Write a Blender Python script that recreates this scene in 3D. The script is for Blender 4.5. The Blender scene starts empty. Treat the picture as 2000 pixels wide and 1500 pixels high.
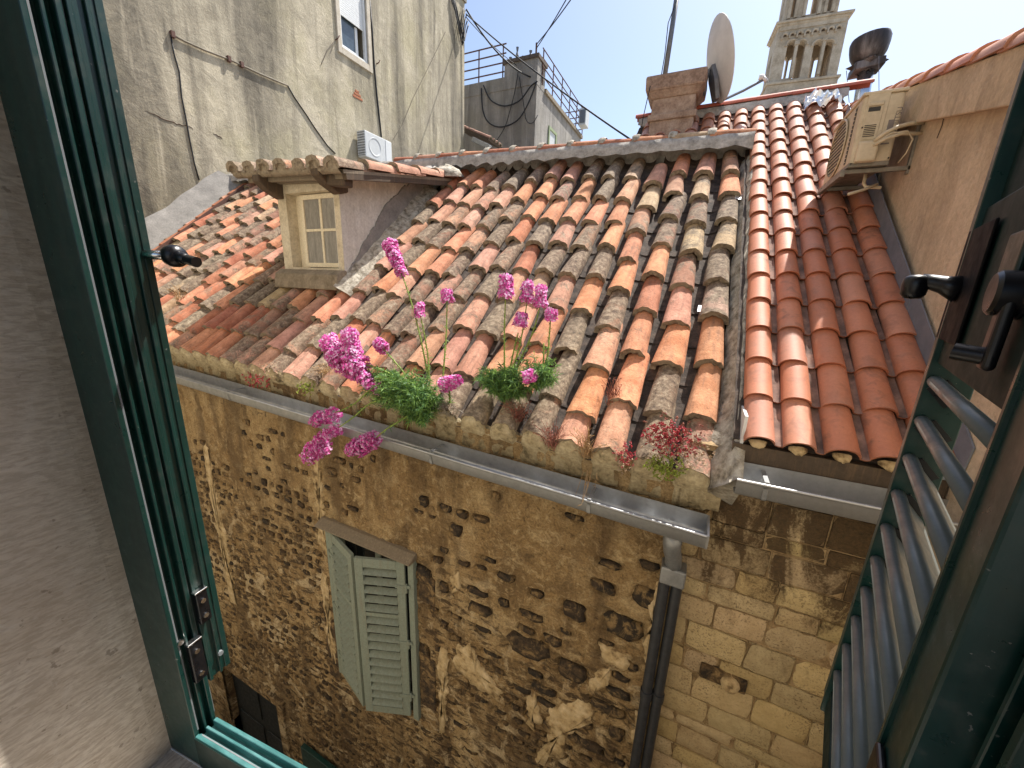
import bpy, math, random
from math import sin, cos, pi, radians, sqrt, atan2
from mathutils import Vector, Matrix, noise
random.seed(11)
S = bpy.context.scene
COL = S.collection
R = radians

# ------------------------------------------------------------------ camera
# world: X along the alley facades (right), Y across the alley (away), Z up, lens at the origin
AX = Vector((0.9016, 0.1403, -0.4091)); AY = Vector((0.4312, -0.2149, 0.8763)); AZ = Vector((0.0349, -0.9664, -0.2543))
def c2w(v): return Vector((AX.dot(v), AY.dot(v), AZ.dot(v)))
cx, cy, cz = c2w(Vector((1, 0, 0))), c2w(Vector((0, -1, 0))), c2w(Vector((0, 0, -1)))
cam = bpy.data.cameras.new('camera'); camo = bpy.data.objects.new('camera', cam); COL.objects.link(camo)
cam.sensor_width = 36.0; cam.lens = 13.5; cam.clip_start = 0.01; cam.clip_end = 600
m = Matrix((cx, cy, cz)).transposed()
camo.matrix_world = m.to_quaternion().to_matrix().to_4x4()
S.camera = camo

# ------------------------------------------------------------------ sky, sun, exposure
SUN = Vector((0.417, 0.85, 1.68)).normalized()
w = bpy.data.worlds.new('World'); S.world = w; w.use_nodes = True
nt = w.node_tree; nt.nodes.clear()
sky = nt.nodes.new('ShaderNodeTexSky'); sky.sky_type = 'NISHITA'; sky.sun_disc = False
sky.sun_elevation = math.asin(SUN.z); sky.sun_rotation = atan2(SUN.x, SUN.y)
sky.altitude = 0; sky.air_density = 1.0; sky.dust_density = 1.9; sky.ozone_density = 1.0
bg = nt.nodes.new('ShaderNodeBackground'); bg.inputs['Strength'].default_value = 0.115
out = nt.nodes.new('ShaderNodeOutputWorld')
nt.links.new(sky.outputs[0], bg.inputs[0]); nt.links.new(bg.outputs[0], out.inputs[0])
sl = bpy.data.lights.new('sun', 'SUN'); sl.energy = 4.6; sl.angle = R(0.55); sl.color = (1.0, 0.95, 0.87)
so = bpy.data.objects.new('sun', sl); COL.objects.link(so); so.rotation_euler = SUN.to_track_quat('Z', 'Y').to_euler()
so.location = (0, 0, 30)
S.view_settings.view_transform = 'Standard'; S.view_settings.look = 'None'
S.view_settings.exposure = 0.9; S.view_settings.gamma = 1.0; S.view_settings.use_curve_mapping = False
S.render.engine = 'CYCLES'
S.cycles.max_bounces = 8; S.cycles.diffuse_bounces = 5

# ------------------------------------------------------------------ back-projection helpers (photo pixel -> point on a plane of the place)
def ray(px, py): return c2w(Vector((px - 1000.0, py - 750.0, 750.0)))
def hit(px, py, n, c):
    d = ray(px, py); return d * (c / Vector(n).dot(d))
def aY(px, py, y): return hit(px, py, (0, 1, 0), y)
def aX(px, py, x): return hit(px, py, (1, 0, 0), x)

# ------------------------------------------------------------------ object helpers
W = {}
def link(o, parent=None):
    COL.objects.link(o)
    if parent is not None:
        o.parent = parent
        o.matrix_parent_inverse = W[parent].inverted()
    W[o] = o.matrix_basis.copy()
    return o
def tag(o, label=None, cat=None, group=None, kind=None):
    if label: o['label'] = label
    if cat: o['category'] = cat
    if group: o['group'] = group
    if kind: o['kind'] = kind
    return o
def empty(name, loc, label=None, cat=None, group=None):
    o = bpy.data.objects.new(name, None); o.location = loc; o.empty_display_size = 0.1
    link(o); return tag(o, label, cat, group)
def inst(name, mesh, parent, mat4, color=None):
    o = bpy.data.objects.new(name, mesh); o.matrix_basis = mat4
    if color: o.color = color
    return link(o, parent)
def frame(o, x, y, z):
    M4 = Matrix.Identity(4)
    for i in range(3):
        M4[i][0] = x[i]; M4[i][1] = y[i]; M4[i][2] = z[i]; M4[i][3] = o[i]
    return M4
def nz(p, s=1.0): return noise.noise(Vector(p) * s)
def fbm(p, s=1.0, o=4):
    v = 0; a = 1; t = 0
    q = Vector(p) * s
    for i in range(o):
        v += a * noise.noise(q); t += a; a *= .5; q = q * 2.03 + Vector((3.1, 7.7, 1.9))
    return v / t

class MB:
    def __init__(s): s.v = []; s.f = []; s.m = []
    def add(s, vs, fs, mi=0):
        b = len(s.v); s.v += [tuple(v) for v in vs]
        s.f += [tuple(i + b for i in f) for f in fs]; s.m += [mi] * len(fs); return s
    def box(s, lo, hi, mi=0, M4=None):
        x0, y0, z0 = lo; x1, y1, z1 = hi
        v = [Vector(p) for p in ((x0,y0,z0),(x1,y0,z0),(x1,y1,z0),(x0,y1,z0),(x0,y0,z1),(x1,y0,z1),(x1,y1,z1),(x0,y1,z1))]
        if M4: v = [M4 @ p for p in v]
        return s.add(v, [(0,3,2,1),(4,5,6,7),(0,1,5,4),(1,2,6,5),(2,3,7,6),(3,0,4,7)], mi)
    def bar(s, p0, p1, wd, ht, up=(0,0,1), mi=0):
        p0 = Vector(p0); p1 = Vector(p1); t = (p1 - p0); L = t.length; t.normalize()
        x = t.cross(Vector(up)).normalized(); z = x.cross(t)
        return s.box((-wd/2, 0, -ht/2), (wd/2, L, ht/2), mi, frame(p0, x, t, z))
    def tube(s, pts, r, n=8, mi=0, cap=True):
        pts = [Vector(p) for p in pts]; k = len(pts)
        rr = r if isinstance(r, (list, tuple)) else [r] * k
        prev = None; b = len(s.v); vs = []
        for i, p in enumerate(pts):
            t = (pts[min(i+1, k-1)] - pts[max(i-1, 0)]).normalized()
            if prev is None:
                a = Vector((0,0,1)) if abs(t.z) < .9 else Vector((1,0,0))
                x = t.cross(a).normalized()
            else:
                x = (prev - t * prev.dot(t)).normalized()
            prev = x; y = t.cross(x)
            for j in range(n):
                an = 2*pi*j/n; vs.append(p + (x*cos(an) + y*sin(an)) * rr[i])
        fs = []
        for i in range(k-1):
            for j in range(n):
                j2 = (j+1) % n; fs.append((i*n+j, i*n+j2, (i+1)*n+j2, (i+1)*n+j))
        if cap: fs.append(tuple(range(n))[::-1]); fs.append(tuple((k-1)*n+j for j in range(n)))
        return s.add(vs, fs, mi)
    def prism(s, poly, M4, d0, d1, mi=0):
        """closed polygon (x,y) in M4's xy-plane extruded along its z from d0 to d1"""
        n = len(poly)
        v = [M4 @ Vector((p[0], p[1], d0)) for p in poly] + [M4 @ Vector((p[0], p[1], d1)) for p in poly]
        f = [tuple(range(n))[::-1], tuple(range(n, 2*n))]
        f += [(i, (i+1) % n, n + (i+1) % n, n + i) for i in range(n)]
        return s.add(v, f, mi)
    def sweep(s, prof, path, M, mi=0, close=False, cap=True):
        """profile list of (a,b) swept along parameter list; M(t,a,b)->point"""
        n = len(prof); vs = []; fs = []
        for t in path:
            for a, b in prof: vs.append(M(t, a, b))
        e = n if close else n - 1
        for i in range(len(path) - 1):
            for j in range(e):
                j2 = (j+1) % n; fs.append((i*n+j, i*n+j2, (i+1)*n+j2, (i+1)*n+j))
        if cap and close:
            fs.append(tuple(range(n))[::-1]); fs.append(tuple((len(path)-1)*n + j for j in range(n)))
        return s.add(vs, fs, mi)
    def lathe(s, prof, M4, n=20, mi=0):
        vs = []; fs = []; k = len(prof)
        for r_, z_ in prof:
            for j in range(n):
                an = 2*pi*j/n; vs.append(M4 @ Vector((r_*cos(an), r_*sin(an), z_)))
        for i in range(k-1):
            for j in range(n):
                j2 = (j+1) % n; fs.append((i*n+j, i*n+j2, (i+1)*n+j2, (i+1)*n+j))
        return s.add(vs, fs, mi)
    def grid(s, nu, nv, fn, mi=0, skip=None):
        vs = [fn(i/nu, j/nv) for j in range(nv+1) for i in range(nu+1)]
        fs = []
        for j in range(nv):
            for i in range(nu):
                if skip and skip((i+.5)/nu, (j+.5)/nv): continue
                a = j*(nu+1)+i; fs.append((a, a+1, a+nu+2, a+nu+1))
        return s.add(vs, fs, mi)
    def mesh(s, name, mats, smooth=False):
        me = bpy.data.meshes.new(name); me.from_pydata(s.v, [], s.f)
        if not isinstance(mats, (list, tuple)): mats = [mats]
        for mt in mats: me.materials.append(mt)
        if len(mats) > 1: me.polygons.foreach_set('material_index', s.m)
        if smooth: me.polygons.foreach_set('use_smooth', [True]*len(s.f))
        me.update(); return me
    def build(s, name, mats, parent=None, smooth=False, bevel=0, kind=None, auto=None, segs=2):
        o = bpy.data.objects.new(name, s.mesh(name, mats, smooth))
        link(o, parent)
        if bevel:
            b = o.modifiers.new('bevel', 'BEVEL'); b.width = bevel; b.segments = segs; b.limit_method = 'ANGLE'; b.angle_limit = R(35)
        if smooth and auto:
            try: o.data.set_sharp_from_angle(angle=R(auto))
            except Exception: pass
        if kind: o['kind'] = kind
        return o

# ------------------------------------------------------------------ materials
class NT:
    def __init__(s, name, rough=.8, metal=0.0, spec=None):
        s.m = bpy.data.materials.new(name); s.m.use_nodes = True; s.t = s.m.node_tree
        s.b = s.t.nodes['Principled BSDF']; s.b.inputs['Roughness'].default_value = rough
        s.b.inputs['Metallic'].default_value = metal
        if spec is not None: s.b.inputs['Specular IOR Level'].default_value = spec
    def n(s, typ, **kw):
        nd = s.t.nodes.new(typ)
        for k, v in kw.items(): setattr(nd, k, v)
        return nd
    def l(s, a, b): s.t.links.new(a, b)
    def coord(s, which='world', scale=(1,1,1), rand=False):
        if which == 'world': o = s.n('ShaderNodeNewGeometry').outputs['Position']
        else: o = s.n('ShaderNodeTexCoord').outputs['Object']
        mp = s.n('ShaderNodeMapping'); mp.inputs['Scale'].default_value = scale
        s.l(o, mp.inputs['Vector'])
        if rand:
            oi = s.n('ShaderNodeObjectInfo'); mu = s.n('ShaderNodeMath', operation='MULTIPLY'); mu.inputs[1].default_value = 37.0
            s.l(oi.outputs['Random'], mu.inputs[0]); s.l(mu.outputs[0], mp.inputs['Location'])
        return mp.outputs[0]
    def noise(s, co, scale, detail=5, rough=.6, dist=0.0):
        nd = s.n('ShaderNodeTexNoise'); nd.inputs['Scale'].default_value = scale; nd.inputs['Detail'].default_value = detail
        nd.inputs['Roughness'].default_value = rough; nd.inputs['Distortion'].default_value = dist
        s.l(co, nd.inputs['Vector']); return nd.outputs['Fac']
    def voro(s, co, scale, feature='F1'):
        nd = s.n('ShaderNodeTexVoronoi', feature=feature); nd.inputs['Scale'].default_value = scale
        s.l(co, nd.inputs['Vector']); return nd.outputs['Distance']
    def ramp(s, fac, stops):
        nd = s.n('ShaderNodeValToRGB'); e = nd.color_ramp.elements
        while len(e) < len(stops): e.new(.5)
        for el, (p, c) in zip(e, stops):
            el.position = p; el.color = (c, c, c, 1) if isinstance(c, (int, float)) else (*c, 1)
        s.l(fac, nd.inputs[0]); return nd.outputs[0]
    def mix(s, f, a, b, mode='MIX'):
        nd = s.n('ShaderNodeMix', data_type='RGBA', blend_type=mode)
        for sock, v in ((nd.inputs[0], f), (nd.inputs[6], a), (nd.inputs[7], b)):
            if isinstance(v, (int, float)): sock.default_value = v
            elif isinstance(v, tuple): sock.default_value = (*v, 1)
            else: s.l(v, sock)
        return nd.outputs[2]
    def math(s, op, a, b=0.0):
        nd = s.n('ShaderNodeMath', operation=op)
        for i, v in enumerate((a, b)):
            if isinstance(v, (int, float)): nd.inputs[i].default_value = v
            else: s.l(v, nd.inputs[i])
        return nd.outputs[0]
    def sep(s, co):
        nd = s.n('ShaderNodeSeparateXYZ'); s.l(co, nd.inputs[0]); return nd.outputs
    def objcol(s):
        o = s.n('ShaderNodeObjectInfo'); return o.outputs['Color'], o.outputs['Alpha'], o.outputs['Random']
    def col(s, c):
        if isinstance(c, tuple): s.b.inputs['Base Color'].default_value = (*c, 1)
        else: s.l(c, s.b.inputs['Base Color'])
        return s
    def rgh(s, c): s.l(c, s.b.inputs['Roughness']); return s
    def bump(s, h, strength=.4, dist=.01):
        nd = s.n('ShaderNodeBump'); nd.inputs['Strength'].default_value = strength; nd.inputs['Distance'].default_value = dist
        s.l(h, nd.inputs['Height']); s.l(nd.outputs[0], s.b.inputs['Normal']); return s

def m_old_tile():
    t = NT('old_terracotta', .92); co = t.coord('obj', rand=True); wc = t.coord('world')
    c, a, rnd = t.objcol()
    n1 = t.noise(co, 7, 6); n2 = t.noise(co, 24, 5, .72); n3 = t.noise(co, 60, 4, .7); n4 = t.noise(co, 4.5, 5, .65, 1.2)
    nw = t.noise(wc, 1.5, 5, .6, .5); nst = t.noise(t.coord('obj', (26, 3.5, 26), True), 1.0, 4, .6)
    base = t.mix(t.ramp(n1, [(.32, 0), (.68, 1)]), t.mix(.55, c, (.32,.24,.19), 'MULTIPLY'), t.mix(.16, c, (.8,.56,.42)))
    base = t.mix(.5, base, t.ramp(n2, [(.25, (.22,.17,.14)), (.5, (.86,.83,.8)), (.72, (1,1,1))]), 'MULTIPLY')
    base = t.mix(t.ramp(nst, [(.5, 0), (.72, .55)]), base, (.16,.1,.07))                     # drip stains down the barrel
    # lichen crust: less where alpha is high, more where the roof as a whole is damp
    lim = t.math('SUBTRACT', t.math('ADD', t.math('ADD', t.math('MULTIPLY', n4, .8), t.math('MULTIPLY', n3, .4)), t.math('MULTIPLY', nw, .55)), t.math('MULTIPLY', a, .62))
    cr = t.ramp(lim, [(.50, 0), (.62, 1)])
    lich = t.ramp(t.noise(co, 22, 5, .75), [(.34, (.045,.036,.028)), (.47, (.15,.115,.08)), (.58, (.27,.215,.15)), (.72, (.45,.40,.31))])
    base = t.mix(t.math('MULTIPLY', cr, .85), base, lich)
    sp = t.ramp(t.noise(co, 85, 3, .6), [(.63, 0), (.68, 1)])
    base = t.mix(t.math('MULTIPLY', sp, .6), base, (.05,.042,.033))
    t.col(base); t.bump(t.math('ADD', n2, t.math('MULTIPLY', n3, .8)), .7, .009); return t.m
def m_tile_end():
    t = NT('tile_end_crust', .95); co = t.coord('obj', rand=True)
    n = t.noise(co, 30, 6, .7); n2 = t.noise(co, 8, 3)
    c = t.ramp(n, [(.3, (.07,.056,.042)), (.5, (.22,.175,.125)), (.75, (.42,.36,.27))])
    t.col(t.mix(t.ramp(n2, [(.4, 0), (.65, .6)]), c, (.34,.29,.21))); t.bump(n, .8, .01); return t.m
def m_new_tile():
    t = NT('new_terracotta', .62); co = t.coord('obj', rand=True)
    c, a, rnd = t.objcol()
    n1 = t.noise(co, 5, 5); n2 = t.noise(co, 55, 4, .7); n3 = t.noise(co, 9, 5, .65, .6)
    b = t.mix(.35, c, t.ramp(n1, [(.3, (.55,.5,.48)), (.7, (1,1,1))]), 'MULTIPLY')
    b = t.mix(t.math('MULTIPLY', t.ramp(n3, [(.52, 0), (.72, 1)]), t.math('SUBTRACT', 1.0, a)), b, (.09,.06,.05))
    wd = t.noise(t.coord('world'), 3.5, 5, .65, .5)
    b = t.mix(t.ramp(wd, [(.5, 0), (.72, .4)]), b, (.34,.2,.15))
    b = t.mix(t.ramp(t.noise(co, 130, 3, .6), [(.66, 0), (.7, .5)]), b, (.12,.08,.06))
    b = t.mix(.3, b, t.ramp(n2, [(.3, (.5,.48,.46)), (.7, (1,1,1))]), 'MULTIPLY')
    t.col(b); t.bump(n2, .2, .004); return t.m
def m_noise(name, stops, scale=8, rough=.9, bump=.4, bd=.01, detail=7, scale2=40, co='world', metal=0.0, mul=.5, nr=.62, sc=(1,1,1)):
    t = NT(name, rough, metal); c = t.coord(co, sc)
    n1 = t.noise(c, scale, detail, nr); n2 = t.noise(c, scale2, 4, .65)
    b = t.mix(mul, t.ramp(n1, stops), t.ramp(n2, [(.3, (.45,.45,.45)), (.65, (1,1,1))]), 'MULTIPLY')
    t.col(b)
    if bump: t.bump(t.math('ADD', n1, t.math('MULTIPLY', n2, .7)), bump, bd)
    return t.m
def m_facade():
    # sandy lime render smeared over rubble, browned by soot
    t = NT('lime_render', .95); co = t.coord('world'); z = t.sep(co)
    n1 = t.noise(co, 1.5, 7, .62, .6); n2 = t.noise(co, 11, 6, .72, .9); n3 = t.noise(co, 60, 5, .75); n4 = t.noise(t.coord('world', (1.5, 1, .3)), 2.6, 5, .6, .5)
    nr = t.noise(t.coord('world', (1.0, 1, 2.3)), 6.0, 6, .7, .6); nb = t.noise(co, .8, 4, .6, .4)
    b = t.ramp(n1, [(.3, (.2,.125,.053)), (.48, (.39,.255,.112)), (.66, (.6,.435,.225))])
    b = t.mix(t.ramp(n2, [(.5, 0), (.64, .85)]), b, (.66,.5,.275))
    lowz = t.math('ADD', t.math('MULTIPLY', t.math('ADD', z[2], 2.3), -.75), t.math('MULTIPLY', t.math('SUBTRACT', nb, .5), 2.2))
    low = t.ramp(lowz, [(0, .10), (.8, 1)])      # bare, crusted courses lower down the wall
    b = t.mix(t.math('MULTIPLY', t.ramp(nr, [(.50, 0), (.57, .9)]), low), b, t.ramp(n3, [(.35, (.022,.013,.008)), (.65, (.11,.066,.03))]))
    b = t.mix(t.ramp(n2, [(.3, .9), (.42, 0)]), b, (.055,.032,.015))
    b = t.mix(t.ramp(n4, [(.46, 0), (.62, .68)]), b, (.12,.073,.033))
    b = t.mix(t.math('MULTIPLY', t.ramp(t.noise(co, 3.1, 6, .7, 1.0), [(.54, 0), (.63, .85)]), low), b, (.74,.59,.37))    # scraps of old whitewash
    b = t.mix(.6, b, t.ramp(n3, [(.34, (.2,.17,.14)), (.58, (1,1,1))]), 'MULTIPLY')
    t.col(b); t.bump(t.math('ADD', t.math('ADD', t.math('MULTIPLY', n2, 1.3), n3), t.math('MULTIPLY', nr, -1.4)), 1.0, .022); return t.m
def m_dark_stone():
    t = NT('sooty_rubble_stone', .93); co = t.coord('world'); c, a, r = t.objcol()
    n1 = t.noise(co, 18, 6, .7, .5); n2 = t.noise(co, 75, 4, .7)
    b = t.mix(t.ramp(n1, [(.38, 1), (.62, 0)]), c, (.022,.016,.011))
    b = t.mix(t.ramp(t.noise(co, 9, 5, .7, .8), [(.5, 0), (.62, .85)]), b, (.34,.225,.1))
    b = t.mix(.5, b, t.ramp(n2, [(.3, (.35,.33,.3)), (.65, (1,1,1))]), 'MULTIPLY')
    t.col(b); t.bump(t.math('ADD', n1, n2), .9, .014); return t.m
def m_pale_stone():
    t = NT('pale_limestone_block', .92); co = t.coord('world'); c, a, r = t.objcol(); z = t.sep(co)
    n1 = t.noise(co, 12, 6, .7); n2 = t.noise(co, 60, 5, .75); n3 = t.noise(t.coord('world', (2.2, 1, .9)), 1.6, 5, .65, .8)
    b = t.mix(.5, c, t.ramp(n1, [(.3, (.5,.42,.3)), (.7, (1,1,1))]), 'MULTIPLY')
    # rain-washed soot streaking down from the gutter, speckled at its edge
    h = t.math('MULTIPLY', t.math('ADD', z[2], 1.35), .42)
    f = t.math('ADD', t.math('ADD', t.math('MULTIPLY', n3, 1.5), h), t.math('MULTIPLY', n2, .55))
    soot = t.ramp(f, [(.74, 0), (.9, .45), (1.05, .95)])
    b = t.mix(soot, b, t.ramp(n2, [(.35, (.03,.018,.008)), (.7, (.12,.07,.028))]))
    sp = t.math('MULTIPLY', t.ramp(t.noise(co, 75, 4, .75), [(.53, 0), (.62, .8)]), t.ramp(t.noise(co, 2.2, 4), [(.4, .15), (.6, 1)]))
    b = t.mix(sp, b, (.09,.055,.025))
    t.col(b); t.bump(t.math('ADD', n1, t.math('MULTIPLY', n2, 1.2)), .9, .012); return t.m
def m_streak(name, light, dark, mid, sx=(1, 1.6, .12), s1=1.1, soot=.5, moss=(.3,.28,.16), lo=.43, hi=.62):
    # plaster with rain streaks that run down the wall
    t = NT(name, .95); co = t.coord('world'); st = t.coord('world', sx)
    n1 = t.noise(st, s1, 6, .62, .7); n2 = t.noise(co, 1.3, 7, .68); n3 = t.noise(co, 34, 5, .75); n4 = t.noise(st, s1*3.1, 5, .65, .5); n5 = t.noise(co, 4.5, 6, .72, .6)
    b = t.mix(t.ramp(n2, [(.36, 0), (.62, 1)]), mid, light)
    b = t.mix(t.ramp(t.noise(co, .6, 4), [(.46, 0), (.64, .6)]), b, moss)
    b = t.mix(t.math('MULTIPLY', t.ramp(n1, [(lo, 0), (hi, soot)]), t.ramp(n5, [(.3, .45), (.6, 1)])), b, dark)
    b = t.mix(t.math('MULTIPLY', t.ramp(n4, [(.52, 0), (.68, soot*.9)]), t.ramp(n2, [(.4, .2), (.6, 1)])), b, tuple(x*.55 for x in dark))
    b = t.mix(t.ramp(n4, [(.28, .55), (.42, 0)]), b, tuple(min(1, x*1.2) for x in light))
    b = t.mix(.45, b, t.ramp(n5, [(.3, (.55,.53,.5)), (.6, (1,1,1))]), 'MULTIPLY')
    b = t.mix(.4, b, t.ramp(n3, [(.32, (.42,.4,.38)), (.62, (1,1,1))]), 'MULTIPLY')
    t.col(b); t.bump(t.math('ADD', n3, t.math('MULTIPLY', n5, 2.5)), .6, .016); return t.m
def m_flat(name, c, rough=.5, metal=0.0, nvar=.25, sc=18, bump=0.0, co='obj', spec=None):
    t = NT(name, rough, metal, spec); k = t.coord(co)
    n = t.noise(k, sc, 6, .65)
    t.col(t.mix(nvar, c, t.ramp(n, [(.3, (.35,.35,.35)), (.62, (1,1,1))]), 'MULTIPLY'))
    t.rgh(t.ramp(n, [(.3, min(1, rough+.15)), (.7, max(0, rough-.08))]))
    if bump: t.bump(n, bump, .004)
    return t.m
def m_wood_paint(name, c, under, amt=.5):
    t = NT(name, .8); co = t.coord('obj'); g = t.coord('world', (14, 14, 1.2))
    n1 = t.noise(g, 3, 6, .7, .4); n2 = t.noise(co, 60, 4, .7)
    b = t.mix(t.ramp(n1, [(.5, 0), (.72, amt)]), c, under)
    b = t.mix(.45, b, t.ramp(n2, [(.3, (.45,.43,.4)), (.62, (1,1,1))]), 'MULTIPLY')
    t.col(b); t.bump(t.math('ADD', n1, n2), .4, .004); return t.m
def m_glass(name, c=(.05,.055,.06), rough=.06):
    t = NT(name, rough); t.b.inputs['Specular IOR Level'].default_value = .6
    co = t.coord('world'); n = t.noise(co, 9, 5)
    t.col(t.mix(.6, c, t.ramp(n, [(.3, (.5,.5,.5)), (.7, (1,1,1))]), 'MULTIPLY')); return t.m
def m_leaf(name, c, tr=.35):
    t = NT(name, .55); oi = t.coord('world'); n = t.noise(oi, 45, 3)
    cc = t.mix(t.ramp(n, [(.3, 0), (.7, 1)]), tuple(x*.55 for x in c), tuple(min(1, x*1.35) for x in c))
    t.col(cc); tl = t.n('ShaderNodeBsdfTranslucent'); t.l(cc, tl.inputs['Color'])
    mx = t.n('ShaderNodeMixShader'); mx.inputs[0].default_value = tr
    t.l(t.b.outputs[0], mx.inputs[1]); t.l(tl.outputs[0], mx.inputs[2])
    t.l(mx.outputs[0], t.t.nodes['Material Output'].inputs['Surface']); return t.m

OLD, OEND, NEW = m_old_tile(), m_tile_end(), m_new_tile()
FAC, DSTONE, PSTONE = m_facade(), m_dark_stone(), m_pale_stone()
GREYM = m_noise('grey_cement_mortar', [(.3, (.24,.225,.2)), (.5, (.42,.395,.355)), (.7, (.58,.55,.5))], 9, bump=.7, bd=.012)
PALEM = m_noise('pale_flaking_mortar', [(.32, (.16,.135,.10)), (.48, (.4,.36,.29)), (.66, (.62,.58,.49))], 16, bump=.9, bd=.014)
LIMEM = m_noise('lime_bedding_mortar', [(.28, (.13,.10,.05)), (.45, (.42,.34,.2)), (.7, (.6,.51,.33))], 10, bump=.8, bd=.012)
PANM = m_noise('dark_channel_clay', [(.3, (.025,.019,.015)), (.5, (.07,.052,.042)), (.72, (.15,.11,.085))], 14, bump=.7, bd=.012)  # near-black clay tone for the tile channels and roof decks
LEFTP = m_streak('weathered_cement_render', (.6,.535,.4), (.12,.105,.08), (.40,.355,.265), (1, .8, .07), 1.1, .9, (.46,.41,.25))
RIGHTP = m_streak('tan_render', (.7,.55,.40), (.33,.235,.16), (.6,.47,.335), (1,1.3,.25), 1.8, .6, (.56,.43,.27), .47, .7)
CONCR = m_streak('grey_concrete_render', (.44,.41,.37), (.12,.11,.1), (.33,.31,.28), (1, 1, .1), .8, .7, (.32,.3,.24))
OURP = m_noise('own_facade_render', [(.3, (.68,.6,.46)), (.7, (.82,.75,.61))], 3, bump=.3)
ZINC = m_flat('zinc_sheet', (.46,.47,.48), .42, .85, .45, 9, .05, 'world')
ZINCD = m_flat('dull_zinc', (.3,.31,.32), .5, .7, .5, 12, .05, 'world')
PIPE = m_flat('black_iron_pipe', (.035,.038,.045), .5, .15, .5, 16, .1, 'world')
SAGE = m_wood_paint('sage_green_paint', (.225,.265,.22), (.21,.18,.13), .6)
CREAM = m_wood_paint('cream_paint', (.82,.74,.56), (.45,.36,.2), .45)
BROWNW = m_wood_paint('dark_old_timber', (.085,.06,.04), (.2,.13,.07), .6)
GREYW = m_wood_paint('grey_old_timber', (.22,.18,.13), (.4,.33,.22), .5)
DORW = m_streak('dormer_whitewash', (.82,.79,.72), (.5,.46,.4), (.76,.73,.66), (1, 3, .3), 2, .3, (.7,.66,.58))
DORY = m_noise('dormer_cream_render', [(.3, (.48,.41,.29)), (.5, (.66,.58,.43)), (.7, (.74,.67,.52))], 7, bump=.4, bd=.006)
CEM = m_noise('fresh_grey_cement', [(.3, (.2,.19,.175)), (.7, (.33,.31,.285))], 6, bump=.35)
CEMB = m_noise('brown_cement', [(.3, (.17,.135,.09)), (.7, (.34,.28,.2))], 9, bump=.4)
def m_green():
    t = NT('dark_green_enamel', .3); co = t.coord('world'); g = t.coord('world', (30, 30, 2.5))
    n1 = t.noise(co, 28, 5, .7); n2 = t.noise(g, 2.0, 4, .6); n3 = t.noise(co, 150, 3, .6)
    b = t.mix(t.ramp(n2, [(.3, 0), (.7, 1)]), (.003,.026,.021), (.006,.042,.035))
    b = t.mix(t.ramp(n1, [(.52, 0), (.75, .3)]), b, (.09,.085,.07))                 # dust film
    b = t.mix(t.ramp(n3, [(.70, 0), (.73, .7)]), b, (.2,.2,.18))                    # tiny chips
    t.col(b); t.rgh(t.ramp(n1, [(.3, .24), (.7, .5)])); t.bump(t.math('ADD', n2, n1), .06, .002); return t.m
GREEN = m_green()
SILLG = m_noise('chalky_worn_sunlit_sill', [(.3, (.012,.07,.065)), (.5, (.05,.17,.165)), (.7, (.14,.3,.3))], 30, rough=.42, bump=.15, bd=.002, scale2=160, sc=(.25,1,1), mul=.4)  # worn chalky green, with the sunlit gloss also put into the lighter teal
GREENM = m_flat('dull_green_enamel', (.004,.022,.018), .55, 0, .4, 25, .04, 'world', .2)
SLATG = m_flat('sky_sheen_slat_enamel', (.13,.155,.15), .36, 0, .3, 30, .02)  # dark green slats lightened: the sky's bluish sheen is put into the colour
BLACK = m_flat('black_satin_metal', (.006,.006,.008), .3, 0, .2, 40)
BLACKM = m_flat('black_matt_plate', (.004,.004,.005), .6, 0, .2, 40, 0, 'obj', .12)
GASK = m_flat('grey_rubber_gasket', (.2,.22,.23), .5, 0, .3, 30)
CHROME = m_flat('bright_steel', (.7,.7,.7), .2, 1, .15, 30)
REVEAL = None
ACB = m_noise('sun_yellowed_plastic', [(.35, (.5,.42,.29)), (.65, (.62,.53,.38))], 5, rough=.55, bump=0, mul=.2)
ACD = m_flat('dark_plastic_gap', (.03,.028,.025), .6)
WHITEP = m_flat('white_plastic', (.68,.7,.7), .45, 0, .15)
ACW = m_flat('pale_grey_casing', (.58,.6,.6), .5, 0, .2)
STEELB = m_flat('galvanised_bracket', (.28,.26,.22), .55, .5, .5)
LABELINK = m_flat('faded_print', (.2,.17,.16), .6)
LEAD = m_flat('blue_grey_lead', (.2,.22,.27), .55, .25, .35, 7, .1, 'world')
LEADL = m_flat('pale_zinc_edge', (.36,.4,.44), .45, .5, .3, 7, .05, 'world')
FOIL = m_flat('bright_foil', (.85,.86,.88), .28, .8, .1, 9)
LIME = m_noise('tower_limestone', [(.3, (.38,.30,.21)), (.5, (.55,.45,.33)), (.7, (.66,.56,.43))], .9, bump=0, scale2=5, mul=.4)
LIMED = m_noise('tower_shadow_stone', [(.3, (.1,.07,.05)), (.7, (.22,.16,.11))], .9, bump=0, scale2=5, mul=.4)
BRICKY = m_noise('worn_chimney_render', [(.3, (.22,.14,.10)), (.5, (.38,.27,.20)), (.7, (.5,.39,.31))], 5, bump=.6, bd=.012)
RUST = m_flat('rusty_rail', (.12,.06,.045), .8, 0, .4)
CABLE = m_flat('black_cable', (.012,.012,.014), .6)
CABLEW = m_flat('grey_conduit', (.2,.17,.125), .7, 0, .4)
DISHM = m_flat('dish_enamel', (.66,.66,.66), .5, 0, .25, 6)
STEELG = m_flat('grey_steel', (.17,.18,.2), .5, .4, .3)
SOOTY = m_noise('sooty_flue_metal', [(.3, (.02,.016,.014)), (.5, (.07,.055,.05)), (.72, (.3,.28,.27))], 3.0, rough=.55, bump=.1, metal=.3, sc=(2,2,.4))
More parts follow.
